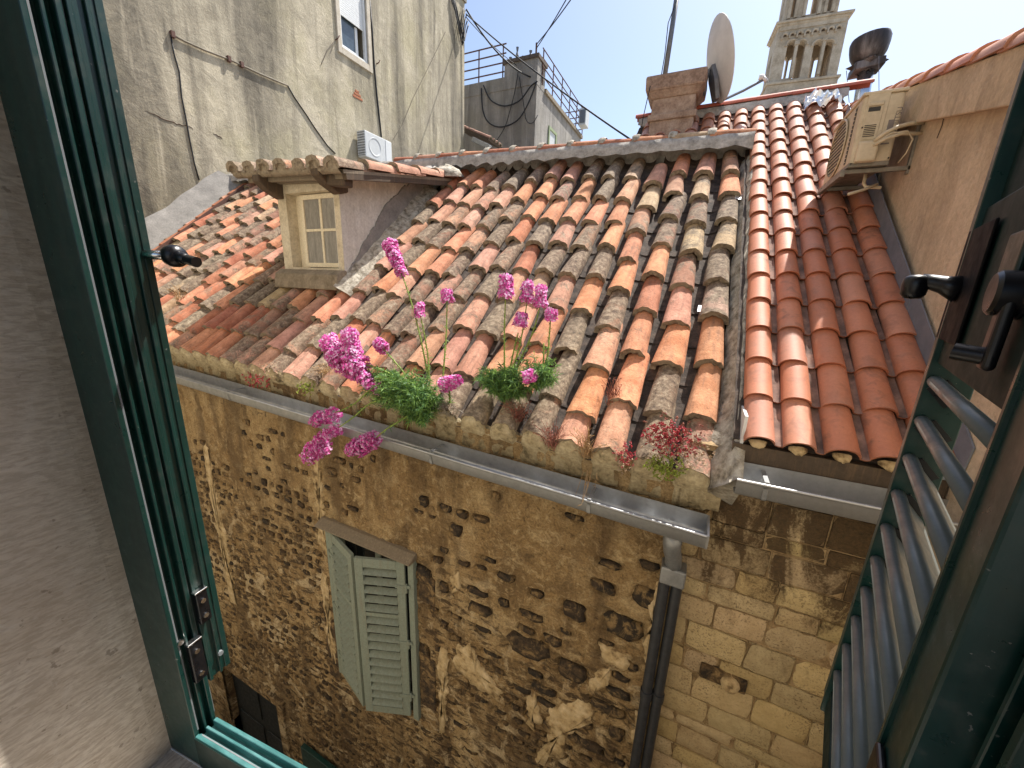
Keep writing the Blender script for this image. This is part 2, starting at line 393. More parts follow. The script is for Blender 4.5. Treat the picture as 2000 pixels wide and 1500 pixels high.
SHINY = m_flat('shiny_flue_pipe', (.55,.6,.68), .2, .95, .25, 5)
GLASS = m_glass('dusty_window_glass'); GLASSD = m_glass('dark_window_glass', (.012,.014,.016), .05)
NET = m_noise('dusty_net_pane', [(.3, (.2,.19,.17)), (.7, (.36,.345,.31))], 5, rough=.25, bump=0, co='obj', sc=(4,4,.6))
DOORD = m_flat('almost_black_door', (.012,.016,.018), .5)
PETAL = m_leaf('magenta_petal', (.93,.14,.52), .3); PETALL = m_leaf('pale_pink_petal', (.97,.5,.77), .3)
LEAF = m_leaf('fine_green_leaf', (.22,.38,.09), .4); LEAFD = m_leaf('dark_green_leaf', (.11,.23,.08), .35)
STEM = m_leaf('yellow_green_stem', (.26,.36,.07), .25); DRY = m_leaf('dry_straw', (.46,.3,.15), .3); DRYR = m_leaf('dry_reddish_stalk', (.3,.11,.08), .2)
SEDR = m_leaf('red_stonecrop', (.5,.06,.08), .3); SEDG = m_leaf('green_stonecrop', (.3,.36,.05), .3); SEDP = m_leaf('pale_stonecrop', (.5,.36,.24), .25)
NEWCH = m_noise('dirty_new_channel', [(.3, (.09,.055,.045)), (.5, (.2,.12,.095)), (.7, (.34,.2,.15))], 9, bump=.3)
BRICKR = m_noise('bare_brick', [(.3, (.28,.09,.04)), (.7, (.5,.2,.1))], 12, bump=.4)
GROUNDM = m_noise('worn_paving', [(.3, (.22,.2,.17)), (.7, (.4,.37,.32))], 2.5, bump=.3)
ROOMW = m_noise('room_plaster', [(.3, (.42,.36,.29)), (.7, (.55,.49,.4))], 3, bump=.2)
def m_reveal():
    t = NT('scored_reveal_render', .9); co = t.coord('world'); st = t.coord('world', (1, .22, .8))
    n1 = t.noise(st, 260, 3, .6, .4); n2 = t.noise(co, 7, 6, .65); n3 = t.noise(co, 2.4, 3)
    b = t.mix(t.ramp(n2, [(.3, 0), (.7, 1)]), (.52,.45,.365), (.7,.645,.56))
    b = t.mix(t.ramp(n1, [(.4, .55), (.6, 0)]), b, (.34,.275,.21))
    b = t.mix(t.ramp(t.noise(co, 17, 4, .7, 2.0), [(.58, 0), (.7, .5)]), b, (.64,.6,.54))
    b = t.mix(t.ramp(n3, [(.4, .35), (.55, 0)]), b, (.4,.345,.28))
    b = t.mix(t.ramp(t.noise(co, 55, 3, .6), [(.66, 0), (.7, .6)]), b, (.2,.16,.12))
    t.col(b); t.bump(t.math('ADD', n1, n2), .5, .003); return t.m
REVEAL = m_reveal()

# ================================================================== SETTING
g = MB(); g.box((-300, -300, -9.3), (300, 300, -9.0)); tag(g.build('ground', GROUNDM), kind='structure')

# ================================================================== OLD STONE HOUSE
GZ = -9.0
house = empty('stone_house', (-4.7, 4.0, GZ), 'old sooty rubble-stone house with mossy barrel-tile roof and dormer across the alley', 'house')
FY = 2.5                                   # facade plane
FX0, FX1 = -9.5, 0.06
WIN = (-3.30, -2.18, -4.66, -2.62)         # x0,x1,z0,z1
DOOR = (-6.35, -4.86, GZ, -6.24)
LEFTX = -9.5

# --- rubble stones: hero ones read off the photograph, the rest fill the bare patches
stones = []
def fpx(u, v, wpx, hpx, z=2.308, ox=800, oy=850):
    px, py = ox + u/z, oy + v/z
    p = aY(px, py, FY); q = aY(px + wpx/z, py + .34*wpx/z, FY); k = aY(px, py + hpx/z, FY)
    stones.append((p.x, p.z, abs(q.x - p.x), min(.32, abs(p.z - k.z)*.8), 1))
for a in ((1065,740,140,110),(960,870,190,130),(530,960,200,110),(730,1070,150,110),(735,800,120,110),(545,820,110,45),(310,790,120,60),
          (640,930,85,60),(520,880,90,40),(205,430,60,65),(940,1170,120,60),(890,1240,190,60),(930,1350,80,70),(990,1045,85,50),
          (870,690,120,70),(430,645,90,45),(300,710,110,40),(570,720,70,40),(350,565,75,35),(900,590,120,45),(1080,590,90,55),
          (950,1100,95,45),(780,1390,210,55),(600,1150,130,50),(150,690,45,60),(60,300,40,60),(160,330,60,45),(60,1000,60,150),
          (60,640,80,110),(420,760,50,45),(700,890,60,40),(330,880,70,35),(320,600,50,25),(240,580,60,30),(770,1300,110,45),(560,1080,80,40)):
    fpx(*a)
rs = random.Random(5)
def clear_of(x, z, w_, h_, pad=.02):
    for r in (WIN, DOOR):
        if r[0]-.16-w_/2 < x < r[1]+.16+w_/2 and r[2]-.1-h_/2 < z < r[3]+.16+h_/2: return False
    for s in stones:
        if abs(s[0]-x) < (s[2]+w_)/2+pad and abs(s[1]-z) < (s[3]+h_)/2+pad: return False
    return True
cand = []
z = -1.7
while z > -7.3:
    hh = rs.uniform(.06, .105)
    x = .0
    while x > -6.3:
        big = x > -1.6
        ww = rs.uniform(.1, .24) if big else rs.uniform(.07, .19)
        x -= ww/2
        zz = z + rs.uniform(-.015, .015)
        dens = .42 + 1.5*fbm((x, 0, zz), .9, 3) + (.16 if zz < -2.4 else -.28) + (.12 if x < -3.5 else 0)
        if rs.random() < dens and clear_of(x, zz, ww, hh): cand.append((x, zz, ww*rs.uniform(.7,.95), hh*rs.uniform(.6,.9), 0))
        x -= ww/2 + rs.uniform(.015, .05)
    z -= hh + rs.uniform(.02, .045)

cand.sort(key=lambda c_: -c_[2]*c_[3]/(c_[0]**2 + FY*FY + c_[1]**2))
nobj = 290 - len(stones); small = cand[nobj:]; stones += cand[:nobj]
# --- facade render: one relief mesh, dipping in round every bare stone
NX, NZ_ = 290, 270; X0, X1, Z0, Z1 = -6.5, FX1, -7.6, -1.12
H = [[0.0]*(NX+1) for _ in range(NZ_+1)]
for j in range(NZ_+1):
    zz = Z0 + (Z1-Z0)*j/NZ_
    for i in range(NX+1):
        xx = X0 + (X1-X0)*i/NX
        H[j][i] = .016*fbm((xx, zz, 0), 2.6, 3) + .011*fbm((xx, zz, 4), 11, 3) - (.014*max(0, abs(fbm((xx*1.0, zz*2.2, 9), 5.5, 3))*3.2 - .55))
for (sx, sz, sw, sh, hero) in stones + small:
    i0 = int((sx-sw/2-.03-X0)/(X1-X0)*NX); i1 = int((sx+sw/2+.03-X0)/(X1-X0)*NX)+1
    j0 = int((sz-sh/2-.03-Z0)/(Z1-Z0)*NZ_); j1 = int((sz+sh/2+.03-Z0)/(Z1-Z0)*NZ_)+1
    for j in range(max(0, j0), min(NZ_, j1)+1):
        zz = Z0 + (Z1-Z0)*j/NZ_
        for i in range(max(0, i0), min(NX, i1)+1):
            xx = X0 + (X1-X0)*i/NX
            d = max(abs(xx-sx)/(sw/2), abs(zz-sz)/(sh/2)) + .25*nz((xx*9, zz*9, 2))
            k = min(1, max(0, (1.12-d)/.25)); H[j][i] = H[j][i]*(1-k) - .040*k
def inr(x, z, r, e=0): return r[0]-e < x < r[1]+e and r[2]-e < z < r[3]+e
wb = MB()
def wf(u, v):
    i = int(round(u*NX)); j = int(round(v*NZ_))
    return (X0 + (X1-X0)*u, FY - H[j][i], Z0 + (Z1-Z0)*v)
def wskip(u, v):
    x = X0 + (X1-X0)*u; z = Z0 + (Z1-Z0)*v
    return inr(x, z, WIN) or inr(x, z, DOOR)
wb.grid(NX, NZ_, wf, 0, wskip)
wb.box((FX0, FY, GZ), (X0, 2.9, -1.25)); wb.box((X0, FY+.02, GZ), (DOOR[0], 2.9, Z0))
wb.box((DOOR[1], FY+.02, GZ), (FX1, 2.9, Z0)); wb.box((X0, FY+.03, Z1-.6), (FX1, 2.9, -1.27))
wb.add([(FX1, FY-.012, GZ), (FX1, 5.5, GZ), (FX1, 5.5, 1.3), (FX1, FY-.012, -1.1)], [(0,1,2,3)])   # gable
wb.box((FX0, 8.2, GZ), (FX1, 8.6, -.9))
def reveal(b, r, d=.32, mi=0):
    x0, x1, z0, z1 = r; e = .02
    b.box((x0-.2, FY+.045, z0-.2), (x0, FY+d, z1+.2), mi); b.box((x1, FY+.045, z0-.2), (x1+.2, FY+d, z1+.2), mi)
    b.box((x0, FY+.046, z1), (x1, FY+d, z1+.2), mi); b.box((x0, FY+.046, z0-.2), (x1, FY+d, z0), mi)
reveal(wb, WIN); reveal(wb, DOOR)
wall = wb.build('wall', FAC, house, smooth=True, auto=50)
# stone shapes
svar = []
for k in range(10):
    rr = random.Random(40+k); n = 11; b = MB(); ring = []
    for i in range(n):
        a = 2*pi*i/n + rr.uniform(-.12, .12); ca, sa = cos(a), sin(a)
        e = .55; q = (abs(ca)**(2/ .62*.31)); 
        x = math.copysign(abs(ca)**.7, ca)*rr.uniform(.72, 1.08); zq = math.copysign(abs(sa)**.7, sa)*rr.uniform(.66, 1.08)
        ring.append((x*.5, zq*.5))
    vs = [(x, .05, z) for x, z in ring] + [(x*.97, .0, z*.97) for x, z in ring] + [(x*.72+rr.uniform(-.03,.03), -.010+rr.uniform(-.005,.005), z*.72) for x, z in ring] + [(0, -.011, 0)]
    fs = []
    for L in range(2):
        for i in range(n):
            i2 = (i+1) % n; fs.append((L*n+i, L*n+i2, (L+1)*n+i2, (L+1)*n+i))
    fs += [(2*n+i, 2*n+(i+1) % n, 3*n) for i in range(n)]
    b.add(vs, fs); svar.append(b.mesh('stone', DSTONE, True))
smb = MB()
for si, (sx, sz, sw, sh, hero) in enumerate(stones + small):
    y = FY + rs.uniform(.004, .02)
    M4 = Matrix.Translation((sx, y, sz)) @ Matrix.Rotation(rs.uniform(-.10, .06), 4, 'Y') @ Matrix.Diagonal((sw*1.08, 1, sh*1.1, 1))
    c = rs.choice(((.10,.062,.03), (.15,.09,.04), (.06,.042,.026), (.22,.135,.06), (.19,.12,.058))) if not hero else rs.choice(((.07,.045,.026), (.055,.038,.024), (.10,.064,.034)))
    me = rs.choice(svar)
    if si < len(stones): inst('stone', me, wall, M4, (*c, 1))
    else: smb.add([M4 @ q.co for q in me.vertices], [tuple(p_.vertices) for p_ in me.polygons])
smo = smb.build('small_rubble', DSTONE, wall, smooth=True, kind='stuff'); smo.color = (.12,.075,.036,1)

# pale flaking render patches (outlines taken from the photograph)
PATCHM = m_noise('pale_lime_patch', [(.34, (.16,.10,.045)), (.46, (.48,.35,.18)), (.7, (.68,.54,.34))], 11, bump=.8, bd=.012)
def patch(pts, name='render_patch', th=.014, mat=None, seed=1):
    P = [aY(px, py, FY) for px, py in pts]
    fine = []
    for i, p in enumerate(P):
        q = P[(i+1) % len(P)]; n = max(2, int((q-p).length/.014))
        for k in range(n):
            r_ = p.lerp(q, k/n); s = Vector((r_.x, 0, r_.z)); o = Vector((fbm(s + Vector((seed,0,0)), 8, 5), 0, fbm(s + Vector((0,seed,5)), 8, 5)))*.10
            fine.append(r_ + o)
    c = sum(fine, Vector())/len(fine); n = len(fine); b = MB()
    vs = [(p.x, FY+.02, p.z) for p in fine] + [(c.x+(p.x-c.x)*.93, FY-th*.7+.006*nz((p.x*20, 0, p.z*20)), c.z+(p.z-c.z)*.95) for p in fine] + [(c.x+(p.x-c.x)*.55, FY-th, c.z+(p.z-c.z)*.55) for p in fine] + [(c.x, FY-th, c.z)]
    fs = []
    for L in range(2):
        for i in range(n):
            i2 = (i+1) % n; fs.append((L*n+i, L*n+i2, (L+1)*n+i2, (L+1)*n+i))
    fs += [(2*n+i, 2*n+(i+1) % n, 3*n) for i in range(n)]
    b.add(vs, fs); return b.build(name, mat or PATCHM, wall, smooth=True)
patch([(396,866),(404,868),(420,950),(445,1060),(458,1165),(466,1190),(452,1180),(436,1090),(412,970)], seed=2)
patch([(612,890),(622,880),(628,930),(636,1010),(640,1090),(628,1080),(618,980)], seed=3)
patch([(628,1110),(636,1120),(650,1240),(664,1300),(655,1305),(640,1250)], seed=4)
patch([(858,1262),(872,1258),(876,1330),(868,1440),(858,1438)], seed=5)
patch([(890,1262),(920,1255),(938,1300),(960,1330),(985,1345),(975,1372),(940,1350),(905,1320),(888,1290)], seed=6)
patch([(1030,1362),(1048,1352),(1056,1400),(1042,1430),(1032,1410)], seed=7)
patch([(1072,1380),(1130,1366),(1160,1385),(1150,1410),(1112,1430),(1102,1470),(1050,1495),(1040,1480),(1078,1440),(1066,1405)], seed=8)
patch([(1170,1262),(1205,1270),(1232,1295),(1215,1302),(1180,1285)], seed=9)
patch([(1276,1140),(1296,1130),(1290,1200),(1276,1262),(1262,1310),(1256,1290),(1268,1230)], seed=10)
patch([(1258,1400),(1250,1440),(1236,1498),(1228,1490),(1240,1430),(1250,1390)], seed=11)
patch([(1150,1330),(1175,1310),(1192,1312),(1180,1340),(1160,1362)], seed=12)
patch([(880,1125),(894,1120),(898,1150),(886,1158)], seed=13)

for (pa, pb) in (((818,1120),(850,1185)), ((820,1275),(852,1390)), ((640,1085),(660,1130)), ((634,1205),(668,1330)), ((650,1330),(690,1360))):
    A_, B_ = aY(*pa, FY), aY(*pb, FY); za, zb = sorted((A_.z, B_.z)); xa, xb = sorted((A_.x, B_.x))
    b = MB(); b.box((xa, FY-.012, za), (xb, FY+.03, zb)); o = b.build('jamb_stone', DSTONE, wall, bevel=.012); o.color = (.13,.08,.038,1)
# --- upper window with half-open sage louvred shutters
wx0, wx1, wz0, wz1 = WIN
win = MB()
win.box((wx0-.005, FY+.10, wz0), (wx0+.06, FY+.16, wz1)).box((wx1-.06, FY+.10, wz0), (wx1+.005, FY+.16, wz1)).box((wx0+.06, FY+.10, wz1-.07), (wx1-.06, FY+.16, wz1)).box((wx0+.06, FY+.10, wz0), (wx1-.06, FY+.16, wz0+.07))
win.box((-2.78, FY+.105, wz0+.07), (-2.70, FY+.15, wz1-.07))
wo = win.build('window', SAGE, house, bevel=.006)
for a, b_ in ((wx0+.06, -2.78), (-2.70, wx1-.06)):
    MB().box((a, FY+.12, wz0+.07), (b_, FY+.13, wz1-.07)).build('pane', GLASSD, wo)
MB().box((wx0+.02, FY+.5, wz0-.1), (wx1-.02, FY+.52, wz1+.1)).build('backing', DOORD, wo)
for a_, b_ in ((wx0-.045, wx0+.03), (wx1-.02, wx1+.05)):
    fo = MB().box((a_, FY-.045, wz0-.03), (b_, FY+.02, wz1)).build('shutter_post', SAGE, house, bevel=.006)
pb = MB(); pb.prism([(FY+.03, wz1+.002), (FY-.12, wz1+.002), (FY-.13, wz1+.022), (FY-.03, wz1+.07), (FY+.03, wz1+.07)], Matrix(((0,0,1,0),(1,0,0,0),(0,1,0,0),(0,0,0,1))), wx0-.10, wx1+.07)
pb.build('drip_board', GREYW, fo, bevel=.005)
def shutter(hx, hy, fx, fy, name='shutter'):
    A = Vector((hx, hy, 0)); B = Vector((fx, fy, 0)); t = (B-A); L = t.length; t.normalize(); up = Vector((0,0,1))
    n = t.cross(up); n = n if n.y < 0 else -n
    M4 = frame(A, t, n, up); z0, z1 = wz0+.02, wz1-.03
    b = MB()
    for u0 in (0, L-.085): b.box((u0, -.018, z0), (u0+.085, .018, z1), 0, M4)
    for zz, hgt in ((z0, .09), (z1-.10, .10), (z0 + (z1-z0)*.655, .045)): b.box((.085, -.017, zz), (L-.085, .017, zz+hgt), 0, M4)
    o = b.build(name, SAGE, house, bevel=.004)
    sl_ = MB().box((.083, -.022, -.005), (L-.083, .022, .005)).mesh('slat', SAGE)
    def run(a, b_):
        k = int((b_-a)/.103)
        for i in range(k):
            zc = a + (i+.5)*(b_-a)/k
            M = M4 @ Matrix.Translation((0, .006, zc)) @ Matrix.Rotation(R(-33)+rs.uniform(-.04,.04), 4, 'X') @ Matrix.Diagonal((1, 1.5, 1.0, 1))
            inst('slat', sl_, o, M)
    run(z0+.09, z0+(z1-z0)*.655); run(z0+(z1-z0)*.655+.045, z1-.10)
    for zz in (z1-.3, (z0+z1)/2, z0+.28):
        h = MB(); h.box((-.05, .016, zz), (.10, .026, zz+.035), 0, M4); h.tube([M4 @ Vector((-.012, .02, zz-.05)), M4 @ Vector((-.012, .02, zz+.05))], .012, 8); h.build('hinge', SAGE, o)
    return o
shutter(-2.225, FY-.05, -2.70, 2.27); shutter(-3.26, FY-.05, -2.745, 2.285)

# --- dark street door, lower left
db = MB(); x0, x1, z0, z1 = DOOR
db.box((x0, FY+.14, z0), (x1, FY+.19, z1)); do = db.build('door', DOORD, house)
p = MB()
for a, b_ in ((x0+.1, -5.62), (-5.52, x1-.1)):
    p.box((a, FY+.12, z1-1.0), (b_, FY+.142, z1-.15)); p.box((a, FY+.12, z1-2.2), (b_, FY+.142, z1-1.15))
p.build('door_panel', DOORD, do, bevel=.01)
lt = MB(); lt.box((x0-.15, FY-.03, z1), (x1+.18, FY+.1, z1+.17)); lt.box((x1, FY-.028, z0), (x1+.16, FY+.1, z1)); lt.build('door_surround', FAC, do, bevel=.012)
gs = MB(); q = aY(640, 1478, FY)
gs.box((q.x-.45, FY-.09, q.z-1.3), (q.x+.5, FY-.03, q.z)); gs.build('lower_shutter', GREEN, house, bevel=.006)

# --- eave gutter, brackets and rain pipes
GT = -.034
def gz(x, y=0): return -1.395 + GT*(x-.2)
bead = [(2.262 + .0085*cos(a), .004 + .0085*sin(a)) for a in [pi*1.35 - 2*pi*.82*k/9 for k in range(10)]]
outer = [(2.442, -.062), (2.436, -.078), (2.424, -.086), (2.30, -.096), (2.283, -.092), (2.272, -.08), (2.262, -.012)]
inner = [(2.269, -.008), (2.278, -.075), (2.288, -.086), (2.302, -.090), (2.42, -.080), (2.432, -.073), (2.437, -.060), (2.438, .045)]
loop = [(2.442, .045)] + outer + bead + inner
gb = MB(); xs_ = [.235 - i*.42 for i in range(24)]
gb.sweep(loop, xs_, lambda t, a, b: Vector((t, a, gz(t)+b+.004*nz((t*1.7, 0, 0)))), 0, True)
go = gb.build('gutter', ZINC, house, smooth=True, auto=40)
ep = MB(); ep.prism([(2.442, .045)] + [(a, b) for a, b in outer] + [(2.258, .012)], Matrix(((0,0,1,.2345),(1,0,0,0),(0,1,0,gz(.235)),(0,0,0,1))), 0, .012)
ep.build('end_cap', ZINC, go)
for px in (445, 840, 1150):
    p = aY(px, 738 + (px-345)*.303, 2.262); b = MB()
    b.sweep([(a + (-.004 if a < 2.3 else .002), c_ - .004) for a, c_ in outer], [p.x-.013, p.x+.013], lambda t, a, c_: Vector((t, a, gz(t)+c_)), 0)
    b.box((p.x-.012, 2.262, gz(p.x)+.014), (p.x+.012, 2.44, gz(p.x)+.020)); b.build('gutter_bracket', ZINCD, go)
ot = MB(); ox = .02
ot.tube([(.06, 2.355, gz(.06)-.092), (.06, 2.357, gz(.06)-.17), (.07, 2.39, gz(.06)-.25), (.085, 2.44, gz(.06)-.33), (.09, 2.45, gz(.06)-.40)], [.062,.056,.054,.054,.054], 14)
do_ = ot.build('downpipe', ZINCD, house, smooth=True)
cb = MB(); cb.box((.02, 2.395, gz(.06)-.52), (.175, 2.52, gz(.06)-.39)); cb.build('collar', ZINCD, do_, bevel=.012)
for dx, dy in ((.055, 2.455), (.135, 2.475)):
    t = MB(); t.tube([(dx, dy, gz(.06)-.46 - k*.5) for k in range(16)] , .036, 12)
    to = t.build('iron_pipe', PIPE, do_, smooth=True, auto=60)
    for zz in (-2.9, -4.5, -6.4): MB().tube([(dx, dy, zz), (dx, dy, zz-.07)], .044, 12).build('pipe_socket', PIPE, do_, smooth=True, auto=60)

# --- roof
TH = R(40.1); EX = Vector((1, 0, -.031)); EY = Vector((0, cos(TH), sin(TH))); EN = EX.normalized().cross(EY).normalized()
EO = Vector((0, 2.45, -1.075)) - EN*.125
def rp(x, v, h=0.0): return EO + EX*x + EY*v + EN*h
RC = EN.dot(EO)
def on_roof(px, py, h=.1): return hit(px, py, EN, RC + h)
VT = 4.05
dk = MB(); dk.add([rp(FX0, -.05, -.03), rp(.30, -.05, -.03), rp(.30, VT, -.03), rp(FX0, VT, -.03), rp(FX0, -.05, -.1), rp(.30, -.05, -.1), rp(.30, VT, -.1), rp(FX0, VT, -.1)],
    [(0,1,2,3), (4,7,6,5), (0,4,5,1), (1,5,6,2), (2,6,7,3), (3,7,4,0)])
rv = rp(0, VT, -.03); bk = Vector((0, 8.6, -1.0))
dk.add([rp(FX0, VT, -.03), rp(.05, VT, -.03), Vector((.05, 8.7, -1.0)), Vector((FX0, 8.7, -.8))], [(0,1,2,3)])
roof = dk.build('roof', PANM, house)
def barrel(L, w0, w1, h0, h1, th, seed, seg=9, rag=.014, lip=.040, mats=None):
    rr = random.Random(seed); b = MB(); rows = [0.0, .03, L*.35, L*.68, L]
    vo = []; vi = []
    for r_i, y in enumerate(rows):
        f = y/L; wd = w0 + (w1-w0)*f; hh = h0 + (h1-h0)*f
        t2 = lip if r_i == 0 else th
        for k in range(seg+1):
            a = pi*k/seg; e = 1 + rr.uniform(-.02, .02)
            yy = y + (rr.uniform(-rag, rag) if r_i == 0 else 0)
            ca = math.copysign(abs(cos(a))**.88, cos(a)); sa = abs(sin(a))**.82
            vo.append((wd*.5*ca*e, yy, hh*sa*e + .002)); vi.append(((wd*.5-t2)*ca, yy + (.004 if r_i == 0 else 0), (hh-t2)*sa - (.006 if r_i == 0 else 0)))
    n = seg+1; k = len(rows); N = len(vo)
    fs = []; 
    for i in range(k-1):
        for j in range(seg): fs.append((i*n+j, i*n+j+1, (i+1)*n+j+1, (i+1)*n+j))
    b.add(vo, fs, 0)
    b.add([vo[j] for j in range(n)] + [vi[j] for j in range(n)], [(j, n+j, n+j+1, j+1) for j in range(seg)], 1)
    b.add([vi[j] for j in range(n)] + [(x*.98, y+.12, z*.5) for x, y, z in vi[:n]], [(j, n+j, n+j+1, j+1) for j in range(seg)], 1)
    for s_ in (0, seg):
        b.add([vo[i*n+s_] for i in range(k)] + [vi[i*n+s_] for i in range(k)], [(i, i+1, k+i+1, k+i) if s_ else (i, k+i, k+i+1, i+1) for i in range(k-1)], 0)
    return b.mesh('roof_tile', mats or [OLD, OEND], True)
TV = [barrel(.555, .204+.012*(k % 3), .166, .104+.008*(k % 2), .080, .016, 100+k) for k in range(8)]
PAL = {'orange': (.74,.33,.17), 'pink': (.66,.35,.24), 'brown': (.36,.18,.115), 'tan': (.56,.42,.26), 'grey': (.42,.30,.21), 'red': (.52,.18,.095), 'rose': (.58,.30,.205)}
rt_ = random.Random(77)
def tile_color(x, v, rr):
    tanp = max(0, min(1, (x+1.6)/1.5)) * max(0, min(1, (v-1.2)/1.2))
    redp = max(0, min(1, (-2.6-x)/1.5)) * max(0, min(1, (1.3-v)/.8))
    wts = {'orange': 3.6, 'pink': 1.7, 'brown': 2.4, 'tan': .45+5.5*tanp, 'grey': 1.8+2.0*tanp, 'red': .7+3.2*redp, 'rose': 1.9}
    if redp > .4: wts['brown'] = 4.0
    k = rr.choices(list(wts), list(wts.values()))[0]
    c = PAL[k]; f = rr.uniform(.85, 1.15)
    al = {'orange': .95, 'pink': .85, 'brown': .45, 'tan': .62, 'grey': .22, 'red': .8, 'rose': .55}[k] + rr.uniform(-.2, .12)
    return (c[0]*f, c[1]*f*rr.uniform(.93, 1.07), c[2]*f*rr.uniform(.9, 1.1), max(0, min(1, al)))
def tile_m4(P, ex, ey, en, tilt, yaw, roll):
    M = frame(P, ex, ey, en) @ Matrix.Rotation(-tilt, 4, 'X') @ Matrix.Rotation(yaw, 4, 'Z') @ Matrix.Rotation(roll, 4, 'Y')
    return M
exn = EX.normalized(); eyn = (EN.cross(exn)).normalized()
cols = [.124 - .2705*k for k in range(36)]
DX0, DX1, DY = -5.05, -3.95, 3.52          # dormer
todo = []
for ci, x in enumerate(cols):
    off = rt_.uniform(-.03, .03); v = -.01
    row = 0
    while v < VT - .10:
        L = .465 + rt_.uniform(-.03, .03) - (rt_.choice((.05, .09, .2)) if row == 0 else 0)
        P = rp(x + rt_.uniform(-.012, .012), v, .036)
        if not (DX0-.08 < x < DX1+.02 and v > 1.22) and not (x < LEFTX+.12):
            todo.append((P, x, v))
        v += L; row += 1
def proj(p):
    c = AX*p.x + AY*p.y + AZ*p.z
    return (1000 + 750*c.x/c.z, 750 + 750*c.y/c.z, c.z) if c.z > .01 else (9e9, 9e9, 1e9)
rank = []
for t in todo:
    px, py, d = proj(t[0] + Vector((0, .15, .2)))
    vis = px > 200 + .19*py - 25 and not (DX0-2.6 < t[1] < DX0 and t[0].y > DY+.4+.9*(DX0-t[1]) )
    rank.append((0 if vis else 1, d))
order = sorted(range(len(todo)), key=lambda i: rank[i])
restb = MB(); cnt = 0
for oi, i in enumerate(order):
    P, x, v = todo[i]; rr = random.Random(i*7+3)
    M4 = tile_m4(P, exn, eyn, EN, R(3.8)+rr.uniform(-.012, .02), rr.gauss(0, .032), rr.gauss(0, .05)) @ Matrix.Diagonal((rr.uniform(.92, 1.07), rr.uniform(.95, 1.04), rr.uniform(.9, 1.08), 1))
    me = TV[rr.randrange(8)]
    if cnt < 298 and rank[i][0] == 0:
        inst('roof_tile', me, roof, M4, tile_color(x, v, rr)); cnt += 1
    else:
        vs = [M4 @ q.co for q in me.vertices]
        for p_ in me.polygons: pass
        b0 = len(restb.v); restb.v += [tuple(q) for q in vs]
        for p_ in me.polygons: restb.f.append(tuple(b0+k for k in p_.vertices)); restb.m.append(p_.material_index)
ro = restb.build('hidden_roof_tiles', [OLD, OEND], roof, smooth=True, kind='stuff'); ro.color = (.45,.24,.16,.5)
# channel tiles between the rows (near-black clay, too dark to pick apart): one part
ch = MB(); rr = random.Random(9)
for x in [c_ - .135 for c_ in cols] + [.124+.135]:
    if x < LEFTX: continue
    for r_i in range(11):
        v0 = r_i*.39 - .05; 
        if DX0-.05 < x < DX1 and v0 > 1.2: continue
        pr = [( .088*cos(pi + pi*k/6), .062*(1+sin(pi + pi*k/6)) - .02) for k in range(7)]
        yw = rr.uniform(-.01, .01)
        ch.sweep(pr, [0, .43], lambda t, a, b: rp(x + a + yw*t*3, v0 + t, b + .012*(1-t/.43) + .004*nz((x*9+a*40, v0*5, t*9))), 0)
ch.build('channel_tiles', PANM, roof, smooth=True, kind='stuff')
# lime bedding at the eave: a scalloped mortar front under the tile ends
eb = MB(); n = int((.32+6.6)/.018); top = []; 
for i in range(n+1):
    x = .30 - i*.018
    d = min(abs(x-c_) for c_ in cols); hgt = .125*sqrt(max(0, 1-(d/.108)**2))**.9 if d < .108 else 0
    hgt += .006*nz((x*22, 1, 0)); fwd = .012*nz((x*7, 5, 0)) + .006*nz((x*30, 5, 0)) + (.02 if d < .1 else 0)
    top.append((x, hgt, fwd))
rows = []
for (x, hgt, fwd) in top:
    a = rp(x, .02, hgt+.004); b1 = rp(x, -.028-fwd*.6, hgt*.92); c1 = rp(x, -.048-fwd, hgt*.45-.01); d1 = rp(x, -.05-fwd*.9, -.035+.008*nz((x*14, 0, 8))); e1 = d1 + Vector((0, -.004+.010*nz((x*11, 4, 8)), -.115+.014*nz((x*9, 2, 8)))); f1 = e1 + Vector((0, .09, -.02))
    rows.append([a, b1, c1, d1, e1, f1])
eb.add([p for r_ in rows for p in r_], [(i*6+j, i*6+j+1, (i+1)*6+j+1, (i+1)*6+j) for i in range(n) for j in range(5)])
eb.build('eave_mortar', LIMEM, roof, smooth=True)
# verge mortar on the right-hand edge
vb = MB(); N = 90
vr = []
for i in range(N+1):
    v = -.06 + (VT+.1)*i/N; xm = .315 + .012*nz((v*3, 0, 1)) + .02*(1-v/VT); wv = .032 + .012*nz((v*5, 2, 0)) + (.045 if v < .55 else 0)*max(0, 1-abs(v-.2)/.4)
    hh = .15 + .10*(1-v/VT) + .018*nz((v*6, 3, 0)) + .014*nz((v*22, 3, 0))
    vr.append([rp(xm-wv*2.2-.03, v, .01+.02*nz((v*9,1,0))), rp(xm-wv*1.1, v, hh*.6+.02*nz((v*15,7,0))), rp(xm-wv*.3, v, hh), rp(xm+wv*.5, v, hh*.96), rp(xm+wv*.8, v, hh*.5), rp(xm+wv*.7, v, -.12)])
vb.add([p for r_ in vr for p in r_], [(i*6+j, (i+1)*6+j, (i+1)*6+j+1, i*6+j+1) for i in range(N) for j in range(5)] + [(5,4,3,2,1,0)])
vb.build('verge_mortar', PALEM, roof, smooth=True)
